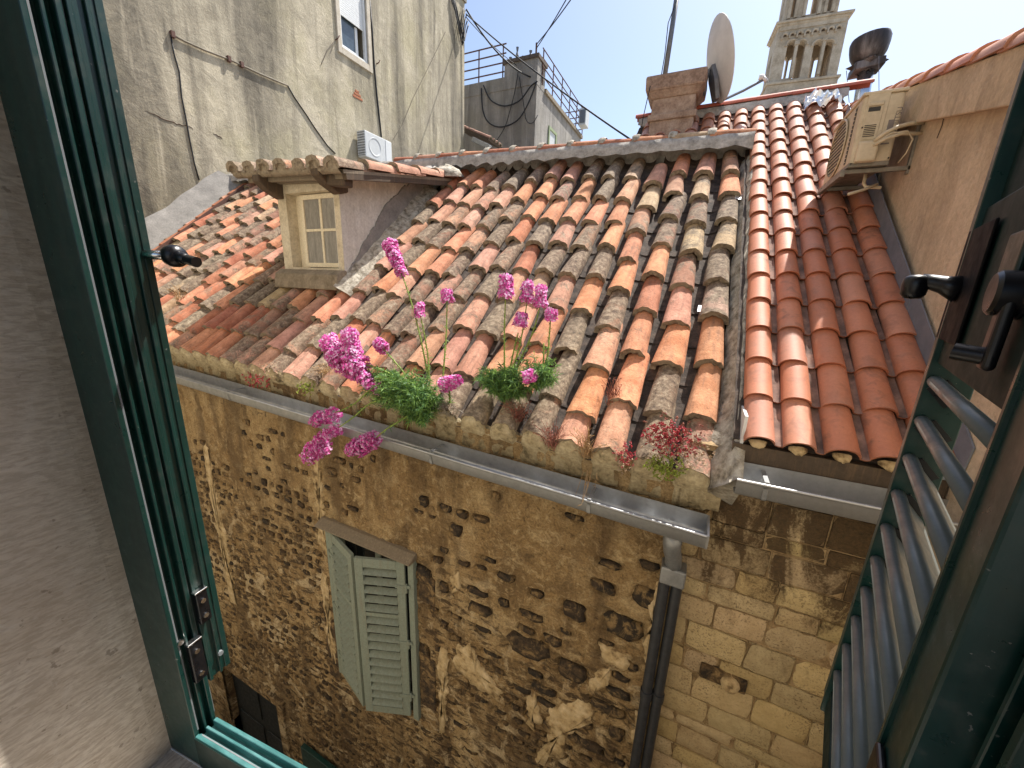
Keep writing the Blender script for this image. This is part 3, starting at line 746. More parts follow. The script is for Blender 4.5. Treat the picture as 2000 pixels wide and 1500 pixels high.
# lumps of mortar slumped over some tiles and in the last channel
def lump(P, rx, ry, rz, mat, ex=exn, ey=eyn, en=EN, name='mortar_lump', seed=0, par=None):
    b = MB(); nu, nv = 12, 5; vs = []
    for j in range(nv+1):
        ph = pi/2*j/nv
        for i in range(nu):
            a = 2*pi*i/nu; k = 1 + .42*fbm((cos(a)*1.3+seed*3, sin(a)*1.3, ph), 1.6, 3)
            vs.append(P + ex*(rx*cos(a)*cos(ph)*k) + ey*(ry*sin(a)*cos(ph)*k) + en*(rz*sin(ph)*(1+.3*nz((a, ph*2, seed))) - .01))
    fs = [(j*nu+i, j*nu+(i+1) % nu, (j+1)*nu+(i+1) % nu, (j+1)*nu+i) for j in range(nv) for i in range(nu)]
    b.add(vs, fs); return b.build(name, mat, par or roof, smooth=True)
# ridge: mortar band and half-round ridge tiles
RB = MB(); N = 110; rr_ = []
def rz(x): return 1.79 - .031*x
for i in range(N+1):
    x = .30 - (9.8)*i/N; d = min(abs(x-c_) for c_ in cols)
    lo = -.24 + .045*sqrt(max(0, 1-(d/.12)**2)) + .016*nz((x*6, 0, 0)); 
    rr_.append([(x, 5.47+.02*nz((x*5,2,0)), rz(x)+lo), (x, 5.49, rz(x)-.12), (x, 5.515+.008*nz((x*9,2,0)), rz(x)-.055+.01*nz((x*4,0,4))), (x, 5.62, rz(x)-.05), (x, 5.74, rz(x)-.06), (x, 5.80, rz(x)-.26)])
RB.add([p for r_ in rr_ for p in r_], [(i*6+j, i*6+j+1, (i+1)*6+j+1, (i+1)*6+j) for i in range(N) for j in range(5)] + [(0,1,2,3,4,5)])
RB.build('ridge_mortar', GREYM, roof, smooth=True)
rme = barrel(.47, .20, .18, .085, .075, .016, 301, rag=.008, lip=.02)
ridx = [.29 - .43*k for k in range(22)]
rt2 = random.Random(4)
for k, x in enumerate(ridx[:12]):
    P = Vector((x-.45, 5.61, rz(x)-.058)); ex = Vector((0,-1,0)); ey = Vector((1, 0, -.031+rt2.uniform(-.02, .02))).normalized(); en = ex.cross(ey).normalized()
    c = PAL[rt2.choice(('orange','pink','red','tan','red'))]
    inst('ridge_tile', rme, roof, frame(P, ex, ey, en), (c[0]*.9, c[1]*.9, c[2]*.9, .8))
for k in range(1, 12):
    x = ridx[k]; b = MB(); n = 9; rows = []
    for s_ in (-.045, -.02, .02, .05):
        q = .108 if abs(s_) < .03 else .096
        rows.append([(x+s_+.012*nz((k*3, j, s_*30)), 5.62+q*cos(pi*j/n)*1.04, rz(x)-.05+q*.9*sin(pi*j/n)*(1+.07*nz((k, j*2, s_*40)))) for j in range(n+1)])
    b.add([p for r_ in rows for p in r_], [(i*(n+1)+j, (i+1)*(n+1)+j, (i+1)*(n+1)+j+1, i*(n+1)+j+1) for i in range(3) for j in range(n)])
    b.build('joint_collar', PALEM, roof, smooth=True)
# lead-pale slate shim in the last channel
sh = MB(); P = on_roof(1447, 385, .06); sh.box((-.06, -.06, 0), (.08, .05, .008), 0, frame(P, exn, eyn, EN) @ Matrix.Rotation(.25, 4, 'Y')); sh.build('zinc_shim', FOIL, roof)
sh = MB(); P = on_roof(1366, 602, .075); sh.box((-.012, -.045, 0), (.012, .03, .006), 0, frame(P, exn, eyn, EN)); sh.build('zinc_shim', FOIL, roof)
# cement fillet and rusty flashing where the roof meets the tall building
b = MB(); N = 40; rows = []
for i in range(N+1):
    v = .1 + 4.0*i/N; j_ = .03*nz((v*4, 0, 0))
    rows.append([rp(LEFTX+.45+j_*.5, v, .10), rp(LEFTX+.30, v, .16+j_*.3), rp(LEFTX+.12, v, .30+j_), rp(LEFTX-.06, v, .42+.06*nz((v*2, 2, 0)))])
b.add([p for r_ in rows for p in r_], [(i*4+j, i*4+j+1, (i+1)*4+j+1, (i+1)*4+j) for i in range(N) for j in range(3)])
b.build('cement_fillet', CEM, roof, smooth=True)
for k in range(9):
    v = .2 + k*.43; b = MB(); b.bar(rp(LEFTX+.52, v, .14), rp(LEFTX+.52, v+.44, .12), .11, .018, EN); b.build('edge_tile', BRICKR, roof)
b = MB(); b.bar(rp(LEFTX+.60, .1, .10), rp(LEFTX+.60, 4.0, .10), .02, .09, EN); b.build('rusty_flashing', RUST, roof)

# --- dormer
DZT = 1.12
dm = MB()
ox0, ox1, oz0, oz1 = -4.89, -4.04, .10, .985
dm.box((DX0, DY, -.35), (ox0, DY+.14, DZT)).box((ox1, DY, -.35), (DX1-.001, DY+.14, DZT)).box((ox0, DY, oz1), (ox1, DY+.14, DZT)).box((ox0, DY, -.35), (ox1, DY+.14, oz0))
dormer = dm.build('dormer', DORY, house)
ck = MB()
def dz(x, y): return 1.245 - .045*(x+4.5) + .185*(y-3.2)     # crest of the dormer tiles
for xx, t in ((DX1, -.1), (DX0, .1)):
    pts = [(DY+.002, -.4), (5.5, 1.2), (5.5, dz(xx, 5.5)-.13), (DY+.002, dz(xx, DY)-.14)]
    ck.prism(pts, Matrix(((0,0,1,xx),(1,0,0,0),(0,1,0,0),(0,0,0,1))), min(0, t), max(0, t))
ck.build('side_wall', DORW, dormer)
# torn cement skirt up the side wall
sk = MB(); N = 60; up_ = []; lo_ = []
for i in range(N+1):
    y = DY + .02 + (5.05-DY)*i/N; base = rp(DX1, (y-2.45)/cos(TH), 0).z
    hgt = .16 + .30*min(1, i/N*2.2) - .10*max(0, i/N-.55) + .035*nz((y*9, 0, 0)) + .022*nz((y*31, 0, 3))
    tp_ = min(base + hgt, dz(DX1, y)-.17)
    up_.append((y, tp_)); lo_.append((y, base-.1))
v0 = [(DX1+.022, y, z) for y, z in lo_] + [(DX1+.022, y, z) for y, z in up_] + [(DX1-.005, y, z+.004) for y, z in up_]
n = N+1; sk.add(v0, [(i, i+1, n+i+1, n+i) for i in range(N)] + [(n+i, n+i+1, 2*n+i+1, 2*n+i) for i in range(N)])
sk.build('cement_skirt', CEM, dormer)
# flaking white fillet along the foot of the side wall
fl = MB(); N = 50; rows = []
for i in range(N+1):
    v = 1.22 + 2.35*i/N; j_ = nz((v*7, 0, 0)); k_ = nz((v*19, 4, 0))
    rows.append([rp(DX1+.0, v, .20+.03*j_), rp(DX1+.07+.02*k_, v, .15+.02*j_), rp(DX1+.15+.03*j_, v, .10+.02*k_), rp(DX1+.19+.03*k_, v, .03)])
fl.add([p for r_ in rows for p in r_], [(i*4+j, (i+1)*4+j, (i+1)*4+j+1, i*4+j+1) for i in range(N) for j in range(3)])
fl.build('flaking_fillet', PALEM, dormer, smooth=True)
sb = MB(); P0 = DX0-.04
sb.prism([(DY-.16, -.16), (DY+.02, -.16), (DY+.02, .075), (DY-.05, .075), (DY-.13, .02)], Matrix(((0,0,1,0),(1,0,0,0),(0,1,0,0),(0,0,0,1))), DX0-.03, DX1+.02)
sb.build('sill_block', CEMB, dormer, bevel=.015)
ws = MB(); wy = DY+.085; a0, a1 = -4.745, -4.045
for (xa, xb, za, zb) in ((a0, a0+.055, oz0+.01, oz1-.01), (a1-.05, a1, oz0+.01, oz1-.01), (a0+.055, a1-.05, oz1-.065, oz1-.01), (a0+.055, a1-.05, oz0+.01, oz0+.065)):
    ws.box((xa, wy, za), (xb, wy+.04, zb))
xm = (a0+a1)/2; zm = .56
ws.box((xm-.018, wy+.004, oz0+.065), (xm+.018, wy+.036, oz1-.065)); ws.box((a0+.055, wy+.006, zm-.016), (xm-.018, wy+.034, zm+.016)); ws.box((xm+.018, wy+.006, zm-.016), (a1-.05, wy+.034, zm+.016))
ws.box((ox0, wy+.05, oz0), (a0, wy+.07, oz1)); wso = ws.build('window_sash', CREAM, dormer, bevel=.004)
for xa, xb in ((a0+.055, xm-.018), (xm+.018, a1-.05)):
    for za, zb in ((oz0+.065, zm-.016), (zm+.016, oz1-.065)):
        MB().box((xa, wy+.016, za), (xb, wy+.022, zb)).build('pane', NET, dormer)
MB().box((ox0-.05, DY+.3, oz0-.05), (ox1+.05, DY+.32, oz1+.05)).build('backing', DOORD, dormer)
# dormer roof boards, fascia, brackets
bd = MB(); bx0, bx1 = -5.40, -3.60
dslope = Vector((0, 1, .185)).normalized(); dex = Vector((1, 0, -.045)).normalized(); den = dex.cross(dslope).normalized()
def dpnt(x, y, h): return Vector((x, y, dz(x, y))) + den*h
bd.add([dpnt(bx0, 3.27, -.115), dpnt(bx1, 3.27, -.115), dpnt(bx1, 5.45, -.115), dpnt(bx0, 5.45, -.115), dpnt(bx0, 3.27, -.15), dpnt(bx1, 3.27, -.15), dpnt(bx1, 5.45, -.15), dpnt(bx0, 5.45, -.15)], [(0,1,2,3),(4,7,6,5),(0,4,5,1),(1,5,6,2),(2,6,7,3),(3,7,4,0)])
bd.build('eave_board', GREYW, dormer)
vb = MB(); vb.bar(dpnt(bx1-.03, 3.3, -.18), dpnt(bx1-.03, 5.3, -.18), .06, .06); vb.build('verge_rafter', BROWNW, dormer)
fb = MB(); fb.bar(dpnt(bx0+.1, 3.33, -.17), dpnt(bx1-.04, 3.33, -.17), .05, .075); fb.bar(dpnt(bx0+.2, 3.44, -.20), dpnt(bx1-.1, 3.44, -.20), .06, .05); fb.build('fascia', GREYW, dormer, bevel=.006)
for xx in (DX0+.06, DX1-.02):
    cb = MB(); M_ = Matrix(((0,0,1,0),(1,0,0,0),(0,1,0,0),(0,0,0,1)))
    cb.prism([(DY+.1, DZT-.16), (DY-.02, DZT-.20), (DY-.2, DZT-.13), (DY-.30, DZT-.05), (DY-.30, DZT+.02), (DY+.1, DZT+.02)], M_, xx-.06, xx+.07)
    cb.build('corbel', BROWNW, dormer, bevel=.015)
cb = MB(); cb.bar((DX1-.06, DY-.14, DZT-.07), (DX1+.28, DY-.10, DZT-.10), .14, .12); cb.build('rafter_end', BROWNW, dormer, bevel=.02)
dcols = [-5.335, -5.06, -4.77, -4.475, -4.19, -3.92, -3.67]
rd = random.Random(21)
for x in dcols:
    for k in range(6):
        y = 3.18 + k*.45 + rd.uniform(-.02, .02)
        if y > 5.35: continue
        P = dpnt(x + rd.uniform(-.015, .015), y, -.095 + rd.uniform(0, .012))
        c = PAL[rd.choice(('pink','orange','pink','tan','rose'))]
        inst('dormer_tile', TV[rd.randrange(8)], dormer, tile_m4(P, dex, dslope, den, R(2.5), rd.uniform(-.04, .04), rd.uniform(-.06, .06)), (c[0], c[1], c[2], .75 if k else .4))
pl = MB()                                                           # bedding lumps under the front tiles
for x in dcols:
    n = 10; ring = [dpnt(x + .098*cos(pi*j/n), 3.20+.006*nz((x, j, 0)), -.105 + .088*sin(pi*j/n)) for j in range(n+1)]
    pl.add(ring + [dpnt(x, 3.205, -.12)], [(j, j+1, n+1) for j in range(n)])
n = 40
pl.add([p for i in range(n+1) for x in [bx0 + (bx1-bx0)*i/n] for p in (dpnt(x, 3.21+.015*nz((x*8,0,0)), -.08), dpnt(x, 3.20+.012*nz((x*9,1,0)), -.12+.01*nz((x*12,0,0))), dpnt(x, 3.24, -.155+.012*nz((x*7,5,0))), dpnt(x, 3.32, -.15))], [(i*4+j, i*4+j+1, (i+1)*4+j+1, (i+1)*4+j) for i in range(n) for j in range(3)])
pl.build('tile_bedding', OEND, dormer, smooth=True)
lump(dpnt(-3.72, 5.33, -.08), .28, .26, .15, PALEM, dex, dslope, den, seed=9, par=dormer)
lump(dpnt(-4.05, 5.45, -.06), .3, .22, .14, GREYM, dex, dslope, den, seed=10, par=dormer)

# ================================================================== NEIGHBOUR WITH THE NEW TILE ROOF
nh = empty('ashlar_house', (.7, 4.6, GZ), 'narrow pale limestone-block house with clean new terracotta roof beside the sooty house', 'house')
NY = 2.58; NT_ = R(37.4)
NEX = Vector((1, 0, .012)); NEY = Vector((-.018, 1, .7645)).normalized(); NEN = NEX.normalized().cross(NEY).normalized()
NO = Vector((0, 2.45, -.805)) - NEN*.062
def npnt(x, v, h=0.0): return NO + NEX*x + NEY*v + NEN*h
NV = 5.29
bw = MB(); bw.box((.075, NY+.016, GZ), (1.24, NY+.35, -.95)); bw.box((-.9, 5.75, GZ), (1.24, 11.0, 1.3)); nwall = bw.build('wall', m_noise('ashlar_joint_mortar', [(.3, (.16,.10,.045)), (.5, (.34,.235,.12)), (.7, (.48,.36,.2))], 16, bump=.9), nh)
# ashlar blocks, coursed
rb = random.Random(31); zc = -.98; bvar = {}
blocks = 0
while zc > -4.4:
    hgt = rb.choice((.14, .17, .2, .23, .11, .16)); x = .08 - rb.uniform(0, .2)
    while x < 1.2:
        wd = rb.uniform(.2, .42); x1 = min(x + wd, 1.238)
        a = max(x, .078)
        if x1 - a > .05:
            b = MB(); rr = random.Random(rb.random()); nx, nz_ = 7, 4
            y0 = NY + rb.uniform(-.010, .006); ins = rb.uniform(.003, .009); sk1, sk2 = rb.uniform(-.012, .012), rb.uniform(-.02, .02)
            cxm, czm = (a+x1)/2, zc-hgt/2; hw, hh = (x1-a)/2-ins, hgt/2-ins
            pts = []
            def fn(u, v, cxm=cxm, czm=czm, hw=hw, hh=hh, y0=y0, sk1=sk1, sk2=sk2):
                e = max(abs(u*2-1), abs(v*2-1)); s = 1 - .06*(abs(u*2-1)*abs(v*2-1))**3
                xx = cxm + (u*2-1)*hw*s + sk2*(v-.5) + .009*nz((cxm*9+u*3, czm*9, v*3)); zz = czm + (v*2-1)*hh*s + sk1*(u-.5) + .009*nz((cxm*9, v*3, czm*9+u*3))
                return (xx, y0 + (.012 if e > .99 else 0) + .009*nz((xx*14, 0, zz*14)) + .005*nz((xx*40, 3, zz*40)), zz)
            b.grid(nx, nz_, fn)
            # sides back into the bed joint
            ring = [(cxm-hw, czm-hh), (cxm+hw, czm-hh), (cxm+hw, czm+hh), (cxm-hw, czm+hh)]
            b.add([(x_, y0+.010, z_) for x_, z_ in ring] + [(x_, NY+.04, z_) for x_, z_ in ring], [(0,4,5,1),(1,5,6,2),(2,6,7,3),(3,7,4,0)])
            o = b.build('stone_block', PSTONE, nwall, smooth=True, auto=60)
            f = rb.uniform(.8, 1.12); o.color = (.60*f, .47*f*rb.uniform(.96,1.03), .27*f*rb.uniform(.85,1.1), 1); blocks += 1
        x = x1
    zc -= hgt
# weathered stone spout boss
P = aY(1425, 1328, NY); b = MB(); b.box((P.x-.19, NY-.03, P.z-.05), (P.x+.10, NY+.02, P.z+.06)); b.build('drain_slab', DSTONE, nwall, bevel=.01).color = (.16,.1,.045,1)
b = MB(); b.lathe([(.062,.05),(.06,-.03),(.045,-.055),(.02,-.06),(.001,-.055)], frame(P+Vector((.0,-.012,0)), Vector((1,0,0)), Vector((0,0,1)), Vector((0,1,0))), 12); b.build('drain_boss', PATCHM, nwall, smooth=True)
# roof deck and S-tiles
dk = MB()
dk.add([npnt(.30, .03, -.03), npnt(1.24, .03, -.03), npnt(1.24, NV, -.03), npnt(.30, NV, -.03), npnt(.30, .03, -.09), npnt(1.24, .03, -.09)], [(0,1,2,3), (0,4,5,1)])
dk.add([npnt(-1.1, 4.35, -.03), npnt(.31, 4.35, -.03), npnt(.31, NV, -.03), npnt(-1.1, NV, -.03)], [(0,1,2,3)])
a = npnt(-1.1, NV, -.03); c_ = npnt(1.24, NV, -.03); dk.add([a, c_, Vector((1.24, 11, -1.1)), Vector((-1.1, 11, -1.1))], [(0,1,2,3)])
nroof = dk.build('roof', PANM, nh)
def stile(L=.40, w=.193, seed=0):
    rr = random.Random(seed); b = MB(); prof = []
    for k in range(11):
        a = pi - pi*k/10; prof.append((.077*cos(a), .064*abs(sin(a))**.9 + .004))
    prof += [(.085, .001), (.098, -.004), (.108, -.002), (.118, .006)]
    n = len(prof); vs = []; th = .013
    for y, lift in ((0, .012), (.02, .010), (L*.5, .003), (L, -.006)):
        tp = 1 - .05*y/L
        for x, z in prof: vs.append((x*tp, y, z + lift))
    fs = [(i*n+j, i*n+j+1, (i+1)*n+j+1, (i+1)*n+j) for i in range(3) for j in range(n-1)]
    b.add(vs, [q for q in fs if q[0] % n < 10], 0); b.add(vs, [q for q in fs if q[0] % n >= 10], 1)
    lowv = [(x, 0, z+.012) for x, z in prof]; low2 = [(x*.9 if z > .01 else x, .002, z+.012-th) for x, z in prof]; deep = [(x, .1, z-.01) for x, y_, z in low2]
    b.add(lowv + low2 + deep, [(j, n+j, n+j+1, j+1) for j in range(n-1)] + [(n+j, 2*n+j, 2*n+j+1, n+j+1) for j in range(n-1)])
    b.add([vs[i*n] for i in range(4)] + [(q[0], q[1], q[2]-.014) for q in [vs[i*n] for i in range(4)]], [(i, 4+i, 5+i, i+1) for i in range(3)])
    return b.mesh('roof_tile', [NEW, NEWCH], True)
NVAR = [stile(seed=k) for k in range(3)]
ncols = [.420 + .1925*k for k in range(5)]
exn2 = NEX.normalized(); eyn2 = NEY; 
rn = random.Random(8)
def newcol(x, v, rr):
    base = rr.choice(((.55,.205,.11), (.58,.23,.13), (.52,.19,.10), (.60,.26,.16), (.54,.23,.15)))
    pk = max(0, min(1, (v-2.2)/2)); c = [base[0]*(1-.0*pk), base[1]*(1+.28*pk), base[2]*(1+.5*pk)]
    return (*c, .25 + .6*rr.random())
for x in ncols:
    for k in range(17):
        v = -.005 + k*.311 + rn.uniform(-.006, .006)
        M4 = tile_m4(npnt(x + rn.uniform(-.005, .005), v, .006), exn2, eyn2, NEN, R(1.6)+rn.uniform(-.008, .012), rn.uniform(-.02, .02), rn.uniform(-.035, .035))
        inst('roof_tile', rn.choice(NVAR), nroof, M4, newcol(x, v, rn))
for x in [.42 - .1925*k for k in range(1, 8)]:
    for k in range(14, 17):
        v = -.005 + k*.311 + rn.uniform(-.006, .006)
        inst('roof_tile', rn.choice(NVAR), nroof, tile_m4(npnt(x, v, .006), exn2, eyn2, NEN, R(1.6), rn.uniform(-.012, .012), rn.uniform(-.02, .02)), newcol(x, v, rn))
# yellowish mortar plugs under the eave tiles
for x in ncols:
    lump(npnt(x, -.004, .012), .045, .02, .045, PATCHM, exn2, NEN, -eyn2, name='eave_plug', seed=int(x*50), par=nroof)
# ridge
nr = MB(); N = 60; rows = []
for i in range(N+1):
    x = -1.1 + 2.45*i/N; q = npnt(x, NV-.08, .0); t = npnt(x, NV+.02, .06+.01*nz((x*9,0,0)))
    rows.append([npnt(x, NV-.13, .02+.03*abs(sin((x-.42)/.1925*pi+pi/2))), npnt(x, NV-.06, .10), t + Vector((0,0,.05)), t + Vector((0,.18,-.12))])
nr.add([p for r_ in rows for p in r_], [(i*4+j, i*4+j+1, (i+1)*4+j+1, (i+1)*4+j) for i in range(N) for j in range(3)])
nr.build('ridge_mortar', GREYM, nroof, smooth=True)
rme2 = barrel(.42, .165, .155, .062, .056, .012, 302, rag=.002, lip=.014, mats=[NEW, NEW])
for k in range(7):
    P = npnt(-1.15 + .385*k, NV+.0, .085); ey = Vector((1, 0, .012+.012)).normalized(); ex = Vector((0, -1, 0)); 
    inst('ridge_tile', rme2, nroof, frame(P + Vector((0,.03,0)), Vector((0,-1,0)) * -1 if False else Vector((0,-1,0)), ey, Vector((0,-1,0)).cross(ey).normalized() if Vector((0,-1,0)).cross(ey).z > 0 else -Vector((0,-1,0)).cross(ey).normalized()), (.50,.13,.075, .9))
# eave gutter of this house
gb = MB()
NG = lambda x: -1.02 + .01*x
lp = [(a - 2.357 + 2.39, b) for a, b in loop]
gb.sweep(lp, [.33 + .06*i for i in range(22)], lambda t, a, b: Vector((t, a, NG(t)+b)), 0, True)
ngo = gb.build('gutter', ZINC, nh, smooth=True, auto=40)
for x in (.47,):
    b = MB(); b.sweep([(a - 2.357 + 2.39 + (-.004 if a < 2.3 else .002), c2 - .004) for a, c2 in outer], [x-.012, x+.012], lambda t, a, c2: Vector((t, a, NG(t)+c2)), 0); b.box((x-.012, 2.30, NG(x)+.015), (x+.012, 2.46, NG(x)+.021)); b.build('gutter_bracket', ZINCD, ngo)
fb = MB(); fb.box((.30, 2.49, -1.0), (1.24, 2.56, -.87)); fb.build('eave_soffit', BROWNW, nh)
# lead flashing up the right-hand wall
RX = 1.25
fl = MB(); P = []
for v in (-.05, 1.15, 2.3, 3.4, 4.4): 
    c0 = npnt(RX-.012, v, .02); P.append(((npnt(RX-.105, v, .035)), c0, c0 + Vector((0, -.02, .19))))
for i in range(4):
    a, b_ = P[i], P[i+1]; k = .004*(i % 2)
    e = Vector((-k, 0, 0)); fl = MB(); fl.add([a[1]+e, b_[1]+e, b_[2]+e, a[2]+e, a[1]+e+Vector((.008,0,0)), b_[1]+e+Vector((.008,0,0)), b_[2]+e+Vector((.008,0,0)), a[2]+e+Vector((.008,0,0))], [(0,3,2,1),(4,5,6,7),(3,7,6,2),(0,1,5,4),(0,4,7,3),(1,2,6,5)])
    fl.build('lead_flashing', LEAD, nroof)
    f2 = MB(); u = NEN*.010; f2.add([a[0], b_[0], b_[1]-Vector((.002,0,0)), a[1]-Vector((.002,0,0))] + [q+u for q in (a[0], b_[0], b_[1]-Vector((.002,0,0)), a[1]-Vector((.002,0,0)))], [(0,3,2,1),(4,5,6,7),(0,1,5,4),(3,7,6,2),(0,4,7,3),(1,2,6,5)])
    f2.build('flashing_apron', LEADL, nroof)
b = MB(); q = aX(1812, 470, RX-.03); b.bar(aX(1730, 470, RX-.018), aX(1742, 440, RX-.018), .006, .006); b.build('flashing_seam', LEADL, nroof)
# crumpled foil flashing under the tall wall at the ridge
fo_ = MB(); P = npnt(1.06, NV-.35, .10); nu, nv = 14, 10; rr = random.Random(3)
fo_.grid(nu, nv, lambda u, v: P + exn2*((u-.5)*.34) + NEY*((v-.5)*.30) + NEN*(.07*fbm((u*3, v*3, 1), 1.6, 3)*2 + .05*rr.uniform(-1, 1)*.5 + .05*(1-(2*u-1)**2)))
fo_.build('foil_flashing', FOIL, nroof)
# white slip of wall between the two roofs
b = MB(); b.box((.335, 2.50, -.92), (.352, 2.80, -.70)); b.build('party_upstand', WHITEP, nh)

# ================================================================== TAN BUILDING ON THE RIGHT
rbld = empty('tan_rendered_building', (4.2, 4, GZ), 'tan rendered building rising close on the right with sloping tiled verge', 'building')
def vt(y): return 1.235 + .268*(y-3.1)      # bottom of the verge tiles
rw = MB(); y0, y1 = 2.2, 8.5
pr = [(y0, GZ), (y1, GZ), (y1, vt(y1)-.05), (y0, vt(y0)-.05)]
rw.prism(pr, Matrix(((0,0,1,RX),(1,0,0,0),(0,1,0,0),(0,0,0,1))), 0, .35); rw.prism(pr, Matrix(((0,0,1,RX+6),(1,0,0,0),(0,1,0,0),(0,0,0,1))), 0, .35)
rw.box((RX+.35, y0, GZ), (RX+6, y0+.3, vt(y0)-.05)); rw.box((RX+.35, y1-.3, GZ), (RX+6, y1, vt(y1)-.05))
rwall = rw.build('wall', RIGHTP, rbld)
vbn = MB(); vbn.prism([(y0-.1, vt(y0-.1)-.285), (y1+.1, vt(y1+.1)-.285), (y1+.1, vt(y1+.1)-.03), (y0-.1, vt(y0-.1)-.03)], Matrix(((0,0,1,RX-.055),(1,0,0,0),(0,1,0,0),(0,0,0,1))), 0, .2)
vbn.build('verge_band', RIGHTP, rbld, bevel=.008)
rfd = MB(); rfd.add([(RX, y0-.1, vt(y0-.1)-.02), (RX+6.3, y0-.1, vt(y0-.1)-.02), (RX+6.3, y1+.1, vt(y1+.1)-.02), (RX, y1+.1, vt(y1+.1)-.02)], [(0,1,2,3)])
rroof = rfd.build('roof', PANM, rbld)
vme = barrel(.40, .20, .175, .075, .065, .014, 303, rag=.003, lip=.016, mats=[NEW, NEW])
rsl = Vector((0, 1, .268)).normalized(); rex = Vector((1,0,0)); ren = rex.cross(rsl)
rr = random.Random(6)
for k in range(19):
    for j in range(4 if k < 12 else 2):
        y = y0 - .1 + k*.315
        inst('roof_tile', vme, rroof, frame(Vector((RX+.02+j*.2, y, vt(y)-.02)), rex, rsl, ren) @ Matrix.Rotation(-R(2), 4, 'X'), (.55+rr.uniform(-.05,.05), .25, .15+rr.uniform(-.02,.02), .8))
# hairline cracks of the wall are relief: two thin raised scars
for pts in ([(1850,200),(1840,245),(1830,270)], [(1935,360),(1928,366),(1918,376)]):
    b = MB(); b.tube([aX(px, py, RX-.002) for px, py in pts], .004, 5); b.build('render_crack', BROWNW, rwall)

# ---- air-conditioner on that wall
acx0, acx1, acy0, acy1, acz0, acz1 = .875, 1.115, 4.0, 4.74, .935, 1.425
ac = empty('air_conditioner', (1.0, 4.4, acz0), 'beige sun-yellowed outdoor air conditioner bracketed to the tan wall above the new roof', 'air conditioner')
b = MB(); b.box((acx0, acy0, acz0+.02), (acx1, acy1, acz1-.018)); aco = b.build('casing', ACB, ac, bevel=.022, segs=3)
b = MB(); b.box((acx0-.008, acy0-.008, acz1-.022), (acx1+.006, acy1+.006, acz1)); b.build('lid', ACB, ac, bevel=.006)
b = MB(); b.box((acx0-.004, acy0+.004, acz0), (acx1-.004, acy1-.004, acz0+.03)); b.build('base_pan', STEELB, ac, bevel=.004)
for k in range(2):                                    # fan grille on the front
    pass
gm = MB(); cyf, czf = (acy0+acy1)/2+.06, (acz0+acz1)/2
gm.lathe([(.0, -.002), (.20, -.002), (.215, .010), (.205, .016)], frame(Vector((acx0, cyf, czf)), Vector((0,1,0)), Vector((0,0,1)), Vector((-1,0,0))), 28); gm.build('fan_ring', ACB, ac, smooth=True, auto=40)
sl_ = MB(); sl_.box((-.003, -.18, -.003), (.003, .18, .003)); slm = sl_.mesh('grille_bar', ACD)
for k in range(12):
    zz = czf - .17 + k*.031; hl = sqrt(max(.0001, .19**2-(zz-czf)**2))/.18
    inst('grille_bar', slm, ac, Matrix.Translation((acx0-.012, cyf, zz)) @ Matrix.Diagonal((1, hl, 1, 1)))
vn = MB(); vn.box((acx0-.003, acy0+.105, acz0+.05), (acx0+.01, acy0+.14, acz1-.05)); vn.build('vent_strip', ACD, ac)
for k in range(14):
    zz = acz0+.06 + k*.0285; b = MB(); b.bar((acx0-.006, acy0+.10, zz), (acx0-.006, acy0+.145, zz+.012), .004, .006); b.build('vent_fin', ACB, ac)
# service panel on the near end
def ep_(u, v): return (acx0 + u*(acx1-acx0), acz0 + v*(acz1-acz0))
def endbox(u0, u1, v0, v1, d, name, mat, bev=.003, par=None):
    x0_, z0_ = ep_(u0, v0); x1_, z1_ = ep_(u1, v1); b = MB(); b.box((x0_, acy0-d, z0_), (x1_, acy0+.004, z1_)); return b.build(name, mat, par or ac, bevel=bev)
endbox(.10, .62, .05, .97, .006, 'service_panel', ACB, .004)
endbox(.14, .52, .36, .86, .010, 'upper_cover', ACB, .004); endbox(.16, .50, .80, .85, .020, 'grip_lip', ACB, .005); endbox(.165, .45, .73, .79, .0115, 'grip_recess', ACD, .001)
for k in range(7): endbox(.16, .44, .40+.024*k, .41+.024*k, .0125, 'louvre_slot', ACD, 0)
endbox(.10, .60, .05, .33, .042, 'valve_cover', ACB, .015)
endbox(.03, .06, .04, .055, .008, 'screw', ACD, 0); endbox(.92, .95, .08, .1, .008, 'screw', ACD, 0); endbox(.10, .13, .52, .54, .012, 'screw', ACD, 0)
# worn lettering down the end panel: built as small raised print strokes
def letters(txt, u, v0, v1, h):
    cu = bpy.data.curves.new('printed_letters', 'FONT'); cu.body = txt; cu.size = h; cu.extrude = .0006; cu.align_x = 'LEFT'
    cu.materials.append(LABELINK)
    tmp = bpy.data.objects.new('letters_source', cu); me = bpy.data.meshes.new_from_object(tmp); bpy.data.objects.remove(tmp)
    if not me.materials: me.materials.append(LABELINK)
    o = bpy.data.objects.new('printed_letters', me)
    x_, z_ = ep_(u, v0)
    o.matrix_basis = frame(Vector((x_, acy0-.0015, z_)), Vector((.04, 0, 1)).normalized(), Vector((-1, 0, .04)).normalized(), Vector((0, -1, 0)))
    return link(o, ac)
letters('FUJITSU', .955, .44, .9, .045)
endbox(.72, .86, .44, .60, .0012, 'rating_label', LABELINK, 0); endbox(.66, .86, .28, .30, .0012, 'rating_label', LABELINK, 0)
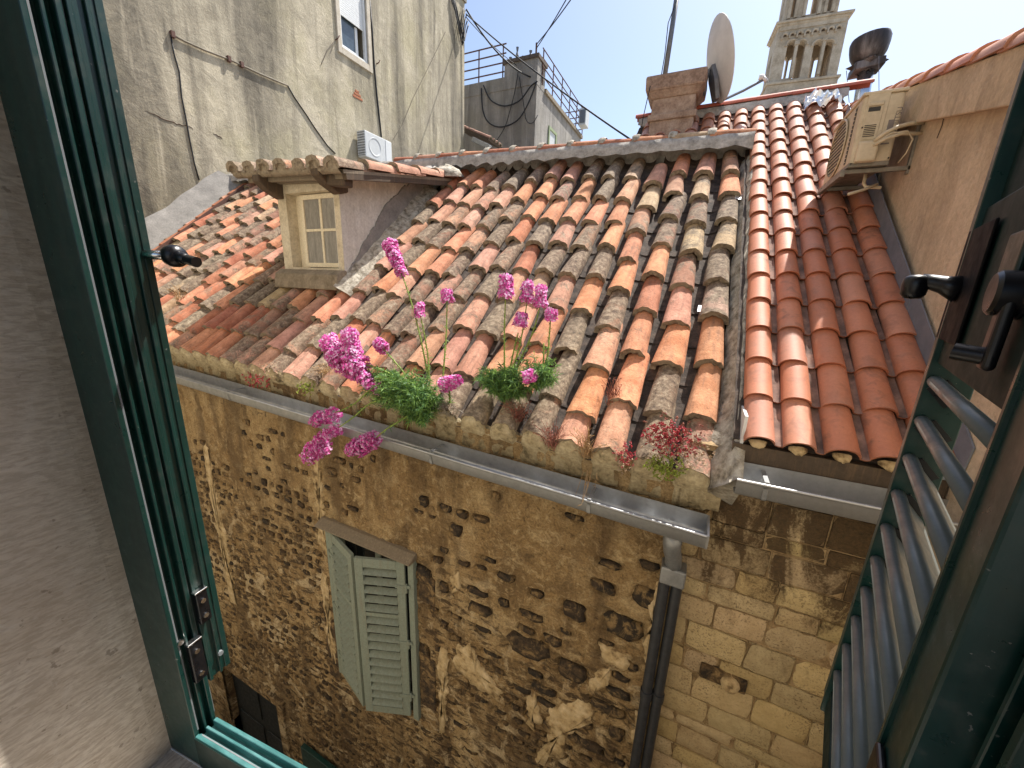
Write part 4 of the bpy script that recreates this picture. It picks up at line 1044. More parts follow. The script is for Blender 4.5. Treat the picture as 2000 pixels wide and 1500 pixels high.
for k, (pts, r_) in enumerate((([(.985,3.965,1.09), (1.03,3.94,1.13), (1.10,3.95,1.165), (1.17,3.98,1.185), (1.26,4.0,1.19)], .014), ([(.985,3.965,1.06), (1.04,3.93,1.09), (1.12,3.94,1.115), (1.19,3.98,1.12), (1.26,4.0,1.12)], .012), ([(.99,3.96,1.075), (1.06,3.93,1.12), (1.15,3.94,1.13), (1.20,3.97,1.08), (1.19,3.99,1.0), (1.17,4.03,.95)], .005))):
    b = MB(); b.tube(pts, r_, 8); b.build('refrigerant_pipe', ACB, ac, smooth=True)
for yy in (acy0+.06, acy1-.1):
    b = MB(); b.bar((RX+.02, yy, acz0-.02), (acx0-.03, yy, acz0-.02), .035, .03); b.bar((RX-.005, yy, acz0-.06), (RX-.005, yy, acz1-.1), .035, .02, (1,0,0)); b.build('bracket', STEELB, ac, bevel=.003)
b = MB(); b.bar((acx0-.02, acy0+.03, acz0-.042), (acx0-.02, acy1-.05, acz0-.042), .03, .025); b.build('rail', STEELB, ac)
b = MB(); b.tube([(1.03, 4.15, acz0), (1.03, 4.15, acz0-.09), (1.04, 4.12, acz0-.12), (1.13, 4.1, acz0-.135)], .012, 8); b.tube([(1.10, 4.1, acz0-.11), (1.0, 4.02, acz0-.16), (.90, 3.93, acz0-.20)], .011, 8); b.build('drain_pipe', ACB, ac, smooth=True)

# ================================================================== CHIMNEY, DISH, MAST, FLUE
chm = empty('chimney', (-.66, 6.3, 1.6), 'squat worn pinkish chimney with flared stone cap behind the mortared ridge', 'chimney')
M_I = Matrix.Identity(4)
def slab(b, x0, x1, y0, y1, z0, z1, fl=0.0):
    b.add([(x0, y0, z0), (x1, y0, z0), (x1, y1, z0), (x0, y1, z0), (x0-fl, y0-fl, z1), (x1+fl, y0-fl, z1), (x1+fl, y1+fl, z1), (x0-fl, y1+fl, z1)], [(0,3,2,1),(4,5,6,7),(0,1,5,4),(1,2,6,5),(2,3,7,6),(3,0,4,7)])
cx0, cx1, cy0, cy1 = -.985, -.375, 6.15, 6.65
b = MB(); slab(b, cx0+.03, cx1-.03, cy0+.03, cy1-.03, 1.2, 2.20); b.build('shaft', BRICKY, chm, bevel=.012)
b = MB(); slab(b, cx0, cx1, cy0, cy1, 2.19, 2.27); b.build('band', BRICKY, chm, bevel=.015)
b = MB(); slab(b, cx0+.035, cx1-.035, cy0+.035, cy1-.035, 2.265, 2.46); b.build('neck', BRICKY, chm, bevel=.012)
b = MB(); slab(b, cx0+.02, cx1-.02, cy0+.02, cy1-.02, 2.455, 2.53, .06); b.build('flare', BRICKY, chm, bevel=.012)
b = MB(); slab(b, cx0-.055, cx1+.055, cy0-.055, cy1+.055, 2.525, 2.705, .01); b.build('cap', BRICKY, chm, bevel=.025)
ma = MB(); p0 = aY(1298, 150, 6.35); p1 = aY(1327, -40, 6.35); ma.tube([p0 + (p0-p1)*.05, p1], .032, 10)
tag(ma.build('antenna_mast', STEELG, None, smooth=True), 'thin leaning steel aerial mast rising from behind the chimney', 'mast')
for k, (pts, lab) in enumerate((([(1322,0),(1305,45),(1298,110),(1291,150)], 'thin grey aerial lead hanging down beside the leaning mast'), ([(1270,168),(1256,230),(1251,262),(1262,300)], 'thin black lead drooping down the left side of the chimney'))):
    b = MB(); b.tube([aY(px, py, 6.3 if k == 0 else 6.05) for px, py in pts], .006, 5); tag(b.build('aerial_lead', CABLE, None, smooth=True), lab, 'cable')
dish = empty('satellite_dish', (-.2, 6.4, 2.6), 'large pale satellite dish seen edge-on from behind, clamped to the chimney cap', 'satellite dish')
DC = aY(1405, 118, 6.42); dn = Vector((.91, .30, .28)).normalized()      # facing away to the right
du = dn.cross(Vector((0,0,1))).normalized(); dv = du.cross(dn)
if dv.z < 0: dv = -dv
b = MB(); nr_, na = 7, 36; vs = []
for side in (0, 1):
    for i in range(nr_+1):
        r_ = i/nr_
        for j in range(na):
            a = 2*pi*j/na; vs.append(DC + du*(.43*r_*cos(a)) + dv*(.475*r_*sin(a)) + dn*(.085*(r_*r_-1)*1.0 + side*.008))
fs = []
for side in (0, 1):
    o_ = side*(nr_+1)*na
    for i in range(nr_):
        for j in range(na):
            q = (o_+i*na+j, o_+i*na+(j+1) % na, o_+(i+1)*na+(j+1) % na, o_+(i+1)*na+j); fs.append(q if side else q[::-1])
for j in range(na): a_ = nr_*na+j; a2 = nr_*na+(j+1) % na; fs.append((a_, a2, a2+(nr_+1)*na, a_+(nr_+1)*na))
b.add(vs, fs); b.build('reflector', DISHM, dish, smooth=True, auto=50)
b = MB(); bp = DC - dn*.105 - dv*.17; b.prism([(-.07,-.27),(.07,-.27),(.10,-.05),(.075,.13),(-.075,.13),(-.1,-.05)], frame(bp, du, dv, -dn), -.035, .02); b.build('back_plate', STEELG, dish, bevel=.008)
b = MB(); q = DC - dn*.13 - dv*.06; b.tube([q, Vector((-.36, 6.42, 2.60))], .024, 8); b.box((-.41, 6.37, 2.52), (-.31, 6.47, 2.74)); b.build('wall_clamp', STEELG, dish, bevel=.004)
b = MB(); q1 = aY(1492, 155, 6.35); q0 = DC - dv*.46; b.tube([q0, q0.lerp(q1, .5)+Vector((0,0,-.01)), q1], .016, 8); b.build('feed_arm', STEELG, dish, smooth=True)
b = MB(); b.tube([q1 + Vector((.03,0,-.02)), q1 + Vector((-.02, 0, .03))], .022, 10); b.tube([q1 + Vector((-.01,0,.025)), q1 + Vector((-.06,0,.03))], .03, 10); b.build('feed_horn', DISHM, dish, smooth=True)
fl_ = empty('flue', (1.55, 7.2, 2.2), 'shiny metal flue pipe with sooty barrel-shaped wind cowl above the new ridge', 'flue')
f0 = aY(1684, 185, 7.2); f1 = aY(1692, 132, 7.2)
ax = (f1-f0).normalized()
b = MB(); b.tube([f0 - ax*.8, f0, f1], .082, 18); b.build('pipe', SHINY, fl_, smooth=True)
b = MB(); b.tube([f0 + ax*.11, f0 + ax*.135], .088, 18); b.build('joint_band', STEELG, fl_, smooth=True)
tq = ax.to_track_quat('Z', 'Y').to_matrix().to_4x4(); tq.translation = f1
b = MB(); b.lathe([(.10, -.06), (.15, .0), (.215, .035), (.22, .04), (.16, .045), (.14, .06)], tq, 4); b.build('cowl_base', SOOTY, fl_)
b = MB(); b.box((-.2, -.03, .03), (.2, .03, .05), 0, tq); b.box((-.15, -.15, -.05), (.15, .15, .04), 0, tq); b.build('cowl_collar', SOOTY, fl_, bevel=.01)
b = MB(); b.lathe([(.10, .05), (.155, .08), (.185, .14), (.20, .22), (.205, .29), (.19, .33), (.185, .33), (.19, .29), (.18, .2)], tq, 20); b.build('cowl_barrel', SOOTY, fl_, smooth=True, auto=50)
for k in range(3):
    an = .3 + k*2.1; b = MB(); b.tube([tq @ Vector((.2*cos(an), .2*sin(an), .03)), f0 + Vector((.35*cos(an), .35*sin(an), -.6))], .004, 5); b.build('guy_wire', STEELG, fl_)

# ================================================================== TALL BUILDING ON THE LEFT
LX = -9.55
lb = empty('tall_rendered_building', (-13, 6, GZ), 'tall windowed building of streaky weathered cement render on the left', 'building')
w0 = aX(664, 60, LX); w1 = aX(717, 90, LX); oy0, oy1 = w0.y, w1.y; ozb = aX(690, 108, LX).z; ozt = ozb + 1.75
lw = MB(); LT = 10.15
def lwall(y0, y1, z0, z1): lw.box((LX-.4, y0, z0), (LX, y1, z1))
lwall(-4, oy0, GZ, LT); lwall(oy1, 15.0, GZ, LT); lwall(oy0, oy1, GZ, ozb); lwall(oy0, oy1, ozt, LT)
lw.box((LX-6, 14.6, GZ), (LX-.4, 15.0, LT)); lw.box((LX-6, -4, GZ), (LX-.4, -3.6, LT)); lw.box((LX-6, -3.6, GZ), (LX-5.6, 14.6, LT)); lw.box((LX-5.6, -3.6, LT-.3), (LX-.4, 14.6, LT-.02))
lwo = lw.build('wall', LEFTP, lb)
cp = MB(); cp.box((LX-.45, -4.05, LT), (LX+.06, 15.06, LT+.12)); cp.build('coping', CONCR, lb)
sr = MB(); t = .13; pz = ozb-.02
for (a, b_, c_, d) in ((oy0-t, oy0, ozb-.16, ozt), (oy1, oy1+t, ozb-.16, ozt), (oy0, oy1, ozb-.16, ozb)): sr.box((LX-.02, a, c_), (LX+.05, b_, d))
sr.build('window_surround', m_noise('pale_stone_trim', [(.3, (.5,.44,.34)), (.7, (.66,.6,.5))], 6, bump=.2), lb, bevel=.01)
wf_ = MB(); f = .07
for (a, b_, c_, d) in ((oy0, oy0+f, ozb, ozt), (oy1-f, oy1, ozb, ozt), (oy0+f, oy1-f, ozb, ozb+f)): wf_.box((LX-.10, a, c_), (LX-.01, b_, d))
wfo = wf_.build('window', WHITEP, lb, bevel=.006)
zs = aX(690, 46, LX-.04).z
for k in range(26):
    z_ = zs + k*.05
    if z_ + .045 > ozt: break
    MB().box((LX-.075, oy0+f, z_), (LX-.05, oy1-f, z_+.046)).build('roller_slat', WHITEP, wfo, bevel=.004)
b = MB(); sa = .09
for (a, b_, c_, d) in ((oy0+f, oy0+f+sa, ozb+f, zs), (oy1-f-sa-.16, oy1-f-.16, ozb+f, zs), (oy0+f+sa, oy1-f-sa-.16, ozb+f, ozb+f+sa)): b.box((LX-.16, a, c_), (LX-.115, b_, d))
b.build('sash', WHITEP, wfo, bevel=.005)
MB().box((LX-.145, oy0+f+sa, ozb+f+sa), (LX-.135, oy1-f-sa-.16, zs+.2)).build('pane', m_glass('sky_reflecting_glass', (.08,.11,.14), .03), wfo)
MB().box((LX-.42, oy0-.1, ozb-.1), (LX-.40, oy1+.1, ozt+.1)).build('backing', DOORD, wfo)
def onw(pts, d=.0): return [aX(px, py, LX+d) for px, py in pts]
b = MB(); b.tube(onw([(333,66),(360,80),(400,98),(450,117),(505,143),(540,158),(562,167)], .03), .02, 8); b.build('conduit', CABLEW, lb, smooth=True)
for px, py in ((335,68),(445,116),(470,127)): 
    b = MB(); q = aX(px, py, LX); b.box((LX, q.y-.03, q.z-.05), (LX+.07, q.y+.03, q.z+.05)); b.build('conduit_clip', RUST, lb)
b = MB(); b.tube(onw([(333,68),(340,105),(350,140),(355,190),(364,235),(370,270),(380,320),(389,352)], .015), .013, 6); b.build('wall_cable', CABLE, lb, smooth=True)
b = MB(); b.tube(onw([(562,167),(575,190),(597,222),(615,250),(640,285),(655,300)], .015), .014, 6); b.build('wall_cable', CABLE, lb, smooth=True)
b = MB(); b.tube(onw([(722,0),(727,60),(731,130),(736,185),(741,230),(745,268)], .02), .022, 6); b.build('wall_cable', CABLE, lb, smooth=True)
b = MB(); b.tube(onw([(870,62),(840,125),(806,193),(785,245),(768,272)], .012), .008, 5); b.build('wall_cable', CABLEW, lb)
b = MB(); b.tube(onw([(654,80),(640,97),(628,125)], .012), .012, 5); b.build('wall_cable', CABLEW, lb)
rc = random.Random(12)
for pts in ([(282,216),(300,222),(320,232),(345,242),(365,246),(382,254)], [(416,261),(428,266),(437,272)]):
    fine = []
    for i in range(len(pts)-1):
        for k in range(4): fine.append((pts[i][0]+(pts[i+1][0]-pts[i][0])*k/4 + rc.uniform(-.8,.8), pts[i][1]+(pts[i+1][1]-pts[i][1])*k/4 + rc.uniform(-1.2,1.2)))
    b = MB(); b.tube(onw(fine, .001), [.010*(1-abs(2*i/len(fine)-1)**2)+.002 for i in range(len(fine))], 5); b.build('render_crack', BROWNW, lb)
q = aX(697, 185, LX); 
for k in range(3):
    b = MB(); b.box((LX-.02, q.y-.16+.05*k, q.z-.10+k*.075), (LX+.012, q.y+.20-.06*k, q.z-.035+k*.075)); b.build('bare_brick', BRICKR, lb, bevel=.012)
for px, py in ((655,78),(735,125)):
    b = MB(); q = aX(px, py, LX); b.tube([q, q+Vector((.1,0,.02)), q+Vector((.1,.05,.1))], .014, 6); b.build('rusty_hook', RUST, lb)
# cable bundle at the roof corner
for k in range(5):
    b = MB(); y = 14.6 + .08*k; z_ = 9.9-.1*k; rr = random.Random(k)
    pts = [Vector((LX+.06, y-.5-.1*k, z_+.2)), Vector((LX+.12, y-.35, z_-.25-rr.random()*.4)), Vector((LX+.12, y-.1, z_-.6-rr.random()*.5)), Vector((LX+.1, y+.1, z_-.2)), Vector((LX+.08, y+.25, z_+.05))]
    b.tube(pts, .022, 6); b.build('cable_loop', CABLE, lb, smooth=True)
# tiled pent roof past the corner
pr_ = MB(); A = aY(889, 241, 15.1); Bq = aY(955, 268, 15.1)
ext = Vector((0, 1.2, 0)); t_ = (Bq-A); nrm = Vector((0,1,0)).cross(t_).normalized(); nrm = nrm if nrm.z > 0 else -nrm
pr_.add([A, Bq, Bq+ext, A+ext, A-nrm*.10, Bq-nrm*.10, Bq+ext-nrm*.10, A+ext-nrm*.10], [(0,1,2,3),(4,7,6,5),(0,4,5,1),(1,5,6,2),(2,6,7,3),(3,7,4,0)])
po = pr_.build('pent_roof', BROWNW, lb)
pme = barrel(.5, .24, .2, .10, .085, .016, 305)
tdir = (A-Bq).normalized()
for k in range(4):
    for j in range(4):
        inst('pent_tile', pme, po, frame(Bq + tdir*(-.05+.42*j) + Vector((0, .1+.28*k, 0)) - nrm*.02, Vector((0,-1,0)), tdir, Vector((0,-1,0)).cross(tdir) if Vector((0,-1,0)).cross(tdir).z > 0 else -Vector((0,-1,0)).cross(tdir)), (.5,.27,.2,.7))
b = MB(); g0 = aY(926, 272, 15.0); g1 = aY(957, 288, 15.0); b.bar(g0+Vector((-.05,0,0)), g1, .18, .16); b.build('pent_gutter', ZINC, lb, bevel=.01)
b = MB(); b.box((LX-.05, 14.7, 3.2), (LX+.75, 15.4, 4.9)); b.build('pent_wall', DORY, lb)

lac = empty('outdoor_unit', (-9.3, 9.8, 3.4), 'white outdoor air-conditioning unit at the foot of the streaky wall, behind the dormer roof', 'air conditioner')
a0 = aX(712, 259, -9.2); a1 = aX(764, 272, -9.2); zt = (a0.z+a1.z)/2; y0, y1 = a0.y, a1.y
b = MB(); b.box((-9.5, y0, zt-.68), (-9.2, y1, zt)); b.build('casing', ACW, lac, bevel=.02)
for k in range(9):
    b = MB(); b.box((-9.49, y0-.012, zt-.62+k*.066), (-9.21, y0, zt-.60+k*.066)); b.build('grille_bar', WHITEP, lac)
for k in range(6):
    b = MB(); b.box((-9.47+k*.045, y0-.016, zt-.62), (-9.458+k*.045, y0-.012, zt-.05)); b.build('grille_upright', WHITEP, lac)
b = MB(); b.box((-9.48, y0-.004, zt-.63), (-9.22, y0+.001, zt-.04)); b.build('grille_shadow', ACD, lac)
b = MB(); b.box((-9.202, y1-.26, zt-.66), (-9.19, y1-.01, zt-.02)); b.build('end_panel', WHITEP, lac, bevel=.004)
b = MB(); b.lathe([(.20, -.004), (.21, .006), (.235, .010), (.245, -.004)], frame(Vector((-9.2, y0+.38, zt-.34)), Vector((0,1,0)), Vector((0,0,1)), Vector((1,0,0))), 24); b.build('fan_ring', ACW, lac, smooth=True, auto=40)

# ================================================================== GREY FLAT-ROOFED BUILDING WITH RAILINGS
gbl = empty('grey_flat_building', (-11, 21, GZ), 'grey concrete flat-roofed building with terrace railings and tangled cables in the background', 'building')
GX = -7.73; tz = 8.68
b = MB(); b.box((-17, 18, GZ), (GX, 25, 8.45)); b.build('wall', CONCR, gbl)
b = MB(); b.box((-17, 17.98, 8.45), (-9.33, 18.25, 8.95)); b.build('parapet', CONCR, gbl)
b = MB(); b.box((-9.33, 17.97, 8.45), (GX+.01, 18.9, 9.42)); b.build('pier', CONCR, gbl)
b = MB(); b.box((-9.40, 17.9, 9.42), (GX+.08, 19.0, 9.56)); b.build('pier_cap', m_flat('dark_stone_cap', (.12,.09,.07), .9, 0, .5, 3, .3, 'world'), gbl)
b = MB(); b.box((GX-.2, 18.9, 8.45), (GX+.10, 25.05, 8.62)); b.build('side_coping', CEMB, gbl)
rail = empty('x', (0,0,0)) if False else None
for k, z_ in enumerate((9.25, 9.6, 9.95, 10.3)):
    b = MB(); b.tube([(-12.2, 18.05, z_-.05), (-9.3, 18.05, z_-.05)], .028, 6); b.build('rail', RUST, gbl)
for x in (-11.9, -10.7, -9.45):
    b = MB(); b.tube([(x, 18.05, 8.9), (x, 18.05, 10.27)], .03, 6); b.build('rail_post', RUST, gbl)
for z_ in (8.95, 9.3, 9.6, 9.95):
    b = MB(); b.tube([(GX+.05, 18.4, z_), (GX+.05, 25.0, z_)], .026, 6); b.build('rail', RUST, gbl)
    b = MB(); b.tube([(GX-1.2, 25.0, z_), (GX+.05, 25.0, z_)], .026, 6); b.build('rail', RUST, gbl)
for k in range(6):
    b = MB(); b.tube([(GX+.05, 18.5+k*1.3, 8.6), (GX+.05, 18.5+k*1.3, 9.95)], .028, 6); b.build('rail_post', RUST, gbl)
for px, hgt, r_ in ((997,.32,.07),(1010,.65,.06),(1021,.26,.06),(1036,.4,.07)):
    q = aY(px, 112, 18.4); b = MB(); b.tube([(q.x, 18.4, 9.55), (q.x, 18.4, 9.55+hgt*.45), (q.x, 18.4, 9.55+hgt*.5), (q.x, 18.4, 9.55+hgt*.75), (q.x, 18.4, 9.55+hgt)], [r_, r_, r_*1.3, r_*.6, r_*1.1], 8); b.build('chimney_pot', STEELG, gbl)
b = MB(); b.tube([(GX-.12, 18.05, 9.4), (GX-.12, 18.05, 10.0)], .04, 6); b.build('cable_bracket', RUST, gbl)
wa = aX(1071, 245, GX); wb_ = aX(1086, 262, GX)
b = MB(); gy0, gy1 = wa.y, wb_.y; gz1 = wa.z; gz0 = gz1-2.0
for (a, b2, c_, d) in ((gy0, gy0+.12, gz0, gz1), (gy1-.12, gy1, gz0, gz1), (gy0+.12, gy1-.12, gz1-.12, gz1)): b.box((GX-.02, a, c_), (GX+.06, b2, d))
gwo = b.build('window', m_flat('pale_green_paint', (.3,.36,.2), .7), gbl)
MB().box((GX-.01, gy0+.12, gz0), (GX+.012, gy1-.12, gz1-.12)).build('pane', ACW, gwo)
b = MB(); q = aX(1130, 235, GX+.1); b.box((GX+.02, 24.2, 8.9), (GX+.45, 24.9, 9.75)); b.build('casing_unit', ACW, gbl, bevel=.02)
b = MB(); b.box((GX+.1, 24.17, 9.0), (GX+.4, 24.2, 9.65)); b.build('unit_grille', STEELG, gbl)
def sag(a, b_, s, n=14):
    a = Vector(a); b_ = Vector(b_); return [a.lerp(b_, i/n) - Vector((0, 0, s*4*(i/n)*(1-i/n))) for i in range(n+1)]
c0 = Vector((LX+.1, 14.95, 9.75))
def cab(pts, r_, lab, mat=None):
    b = MB(); b.tube(pts, r_, 6); return tag(b.build('overhead_cable', mat or CABLE, None, smooth=True), lab, 'cable')
cab(sag(c0, aY(1234, 274, 10.5), .12), .022, 'long black cable running from the tall building corner down behind the mortared ridge')
cab(sag(c0+Vector((0,0,.15)), Vector((GX-.3, 18.0, 8.75)), .35), .03, 'thick sagging black cable from the tall corner to the grey pier')
cab(sag(c0+Vector((0,0,-.1)), Vector((GX-1.0, 18.0, 9.3)), .1), .014, 'thin taut wire from the tall corner to the capped grey pier')
cab(sag(Vector((GX-.12, 18.05, 9.95)), aY(1128, -20, 14), .05), .02, 'upper of the paired wires rising from the grey pier to the sky')
cab(sag(Vector((GX-.12, 18.05, 9.8)), aY(1122, -30, 14), .05), .02, 'lower of the paired wires rising from the grey pier to the sky')
def wallcab(pts, r_, lab):
    P = [aY(px, py, 17.9) for px, py in pts]; Q = []
    for i in range(len(P)-1):
        p0, p1, p2, p3 = P[max(0,i-1)], P[i], P[i+1], P[min(len(P)-1, i+2)]
        for k in range(5):
            t = k/5; Q.append(.5*((2*p1) + (p2-p0)*t + (2*p0-5*p1+4*p2-p3)*t*t + (3*p1-p0-3*p2+p3)*t**3))
    Q.append(P[-1]); return cab(Q, r_, lab)
wallcab([(940,172),(943,215),(955,240),(980,248),(1010,235),(1030,205),(1048,160)], .03, 'lowest black cable loop slung across the grey wall below the railings')
wallcab([(944,166),(958,195),(985,207),(1015,196),(1035,170),(1050,158)], .028, 'upper black cable loop slung across the grey wall near the pier')
wallcab([(1012,140),(1005,180),(996,215),(985,250),(962,286)], .016, 'thin cable dropping down the grey wall to the pent roof')
wallcab([(1014,150),(1022,200),(1028,235),(1040,240),(1050,225)], .016, 'thin pale-looped cable drooping beside the corner of the grey pier')

# ================================================================== BELL TOWER
tw = empty('bell_tower', (11, 80, GZ), 'tall Romanesque limestone bell tower with arched openings against the sky', 'tower')
T0 = aY(1500, 160, 75); ta = R(5); tu = Vector((cos(ta), sin(ta), 0)); tn = Vector((-sin(ta), cos(ta), 0))      # tn points away
def tpx(px, py):
    q = hit(px, py, tn, tn.dot(T0)); return (q-T0).dot(tu), q.z
TM = frame(Vector((T0.x, T0.y, 0)), tu, tn, Vector((0,0,1)))
TWd = (tpx(1640, 140)[0] - tpx(1500, 150)[0])*.55
def tbox(b, u0, u1, d0, d1, z0, z1): b.box((u0, d0, z0), (u1, d1, z1), 0, TM)
zB0 = tpx(1565, 155)[1]; zB1 = tpx(1590, 40)[1]; UL, UR = tpx(1509, 120)[0], tpx(1642, 110)[0]
def archwall(b, M4, u0, u1, d0, d1, z0, z1, ops):
    ops = sorted(ops); cur = u0
    for (uc, w_, zb, zsn) in ops:
        b.box((cur, d0, z0), (uc-w_/2, d1, z1), 0, M4)
        if zb > z0: b.box((uc-w_/2, d0, z0), (uc+w_/2, d1, zb), 0, M4)
        n = 8; r_ = w_/2
        for k in range(n):
            a1, a2 = pi - pi*k/n, pi - pi*(k+1)/n
            p = [(uc+r_*cos(a1), zsn+r_*sin(a1)), (uc+r_*cos(a2), zsn+r_*sin(a2)), (uc+r_*cos(a2), z1), (uc+r_*cos(a1), z1)]
            vs = [M4 @ Vector((x, d0, z)) for x, z in p] + [M4 @ Vector((x, d1, z)) for x, z in p]
            b.add(vs, [(0,1,2,3),(7,6,5,4),(0,4,5,1),(2,6,7,3)])
        cur = uc+w_/2
    b.box((cur, d0, z0), (u1, d1, z1), 0, M4)
def tier(z0, z1, uL, uR, dep, ops, name):
    b = MB(); archwall(b, TM, uL, uR, 0, .9, z0, z1, ops); archwall(b, TM, uL, uR, dep-.9, dep, z0, z1, ops)
    for (u_, s_) in ((uL, 1), (uR, -1)):
        MS = TM @ Matrix.Translation((u_, 0, 0)) @ Matrix.Rotation(pi/2, 4, 'Z')
        sc = (dep-1.8)/(uR-uL)
        so_ = [(.9 + (o[0]-uL)*sc, o[1]*sc, o[2], o[3]) for o in ops]
        archwall(b, MS, .9, dep-.9, -.9 if s_ > 0 else 0, 0 if s_ > 0 else .9, z0, z1, so_)
    return b.build(name, LIME, tw)
ow = 1.02
opsB = [(tpx(px, 118)[0], ow, tpx(px, 152)[1], tpx(px, 90)[1]) for px in (1540.5, 1559.5, 1592, 1612.5)]
tier(zB0, zB1, UL, UR, TWd, opsB, 'belfry_stage')
# columns between the paired openings, arch mouldings
for a_, b2 in ((0, 1), (2, 3)):
    um = (opsB[a_][0]+opsB[b2][0])/2; b = MB(); b.tube([TM @ Vector((um, -.15, zB0+.3)), TM @ Vector((um, -.15, opsB[0][3]))], .2, 8); b.build('column', LIME, tw)
    b = MB(); tbox(b, um-.3, um+.3, -.4, .2, opsB[0][3]-.1, opsB[0][3]+.35); b.build('capital', LIME, tw)
for (uc, w_, zb, zsn) in opsB:
    b = MB(); b.tube([TM @ Vector((uc + .72*cos(pi*k/10), -.08, zsn+.72*sin(pi*k/10))) for k in range(11)], .14, 6); b.build('arch_moulding', LIME, tw)
def friese(z_, n, name, u0, u1, d=-.2):
    for k in range(n):
        uc = u0 + (u1-u0)*(k+.5)/n; r_ = (u1-u0)/n*.36; b = MB()
        b.tube([TM @ Vector((uc + r_*cos(pi*j/8), d, z_ + r_*sin(pi*j/8))) for j in range(9)], .14, 5); tbox(b, uc-r_*1.28, uc-r_*.72, d-.15, .02, z_-.35, z_); b.build(name, LIME, tw)
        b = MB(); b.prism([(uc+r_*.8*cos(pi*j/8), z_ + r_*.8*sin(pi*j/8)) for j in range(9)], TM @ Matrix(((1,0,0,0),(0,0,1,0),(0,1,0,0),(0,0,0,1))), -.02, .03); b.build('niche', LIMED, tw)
zf = tpx(1600, 62)[1]; friese(zf, 8, 'frieze_arch', UL+.5, UR-.5)
b = MB(); tbox(b, UL+.2, UR-.2, -.12, 0, zf+.75, zB1); b.build('string_course', LIME, tw)
for (px, nm, ov, th) in ((1590, 'cornice', .75, .45), ):
    z_ = tpx(1590, 40)[1]
    for q, o_ in ((0, .22), (.28, .42)):
        b = MB(); tbox(b, UL-o_, UR+o_, -o_, TWd+o_, z_+q-.15, z_+q+.14); b.build('cornice', LIME, tw, bevel=.05)
z_ = tpx(1565, 158)[1]
for q, o_ in ((0, .42), (-.32, .22)):
    b = MB(); tbox(b, UL-o_, UR+o_, -o_, TWd+o_, z_+q-.16, z_+q+.14); b.build('cornice', LIME, tw, bevel=.05)
b = MB(); tbox(b, UL-.2, UR+.2, -.2, TWd+.2, z_-30, z_-.4); b.build('lower_stage', LIME, tw)
friese(z_-1.75, 8, 'frieze_arch', UL+.2, UR-.2, -.45)
zc0 = tpx(1590, 36)[1]+.4; uL2, uR2 = tpx(1533, 20)[0], tpx(1638, 12)[0]
opsC = [(tpx(px, 15)[0], w_, zc0+.2, zc0+7) for px, w_ in ((1549, .45), (1586, 1.3), (1619, .5))]
tier(zc0, zc0+10, uL2, uR2, TWd-1, opsC, 'upper_stage')
for px in (1543, 1556, 1572, 1600, 1612, 1626):
    u_ = tpx(px, 15)[0]; b = MB(); b.tube([TM @ Vector((u_, -.12, zc0)), TM @ Vector((u_, -.12, zc0+8))], .22, 8); b.build('column', LIME, tw)

# ================================================================== OUR OWN WINDOW
wa_ = R(6.0); WO = Vector((-.69, .2167, 0)); wd_ = Vector((cos(wa_), sin(wa_), 0)); wn = Vector((-sin(wa_), cos(wa_), 0)); UPZ = Vector((0,0,1))
def wl(a, b, z): return WO + wd_*a + wn*b + UPZ*z
WM = frame(WO, wd_, wn, UPZ)
ZS, ZT, AR = -.788, .95, .925        # sill top, head, right jamb
own = empty('own_facade', wl(.45, -.1, GZ), 'scored plaster window reveal of the room the view is taken from', 'wall')
ow_ = MB(); bo, bi = .034, -.30
def ob(a0, a1, b0, b1, z0, z1): ow_.box((a0, b0, z0), (a1, b1, z1), 0, WM)
ob(-14, -.14, bi, bo, GZ, 4.2); ob(AR+.10, 7, bi, bo, GZ, 4.2); ob(-.14, AR+.10, bi, bo, ZT+.06, 4.2); ob(-.14, AR+.10, bi, bo, GZ, -.93)
ow_.build('outer_wall', OURP, own)
rv = MB()                                             # splayed reveal faces, left / right / head
rv.prism([(-.082, .03), (-.082, -.004), (-.082, -.02), (-.118, -.31), (-.145, -.31), (-.142, .03)], WM, -.94, ZT+.06)
rv.build('reveal', REVEAL, own)
rv = MB(); rv.prism([(AR+.082, .03), (AR+.142, .03), (AR+.145, -.31), (AR+.118, -.31), (AR+.082, -.02)], WM, -.94, ZT+.06); rv.build('reveal', REVEAL, own)
rv = MB(); rv.box((-.082, -.32, -.90), (AR+.082, .03, -.862), 0, WM); rv.build('sill_board', REVEAL, own)
room = MB()
rx0, rx1, ry0, rz0, rz1 = -2.6, 2.6, -4.2, -1.75, 1.35
for lo, hi in (((rx0-.1, ry0, rz0), (rx0, -.30, rz1)), ((rx1, ry0, rz0), (rx1+.1, -.30, rz1)), ((rx0, -1.7, rz1), (rx1, -.30, rz1+.1))):
    room.box(lo, hi, 0, WM)
tag(room.build('room_walls', ROOMW, None), kind='structure')
fl__ = MB(); fl__.box((rx0, ry0, rz0-.1), (rx1, -.30, rz0), 0, WM); tag(fl__.build('floor', m_flat('timber_floor', (.3,.2,.12), .5), None), kind='structure')

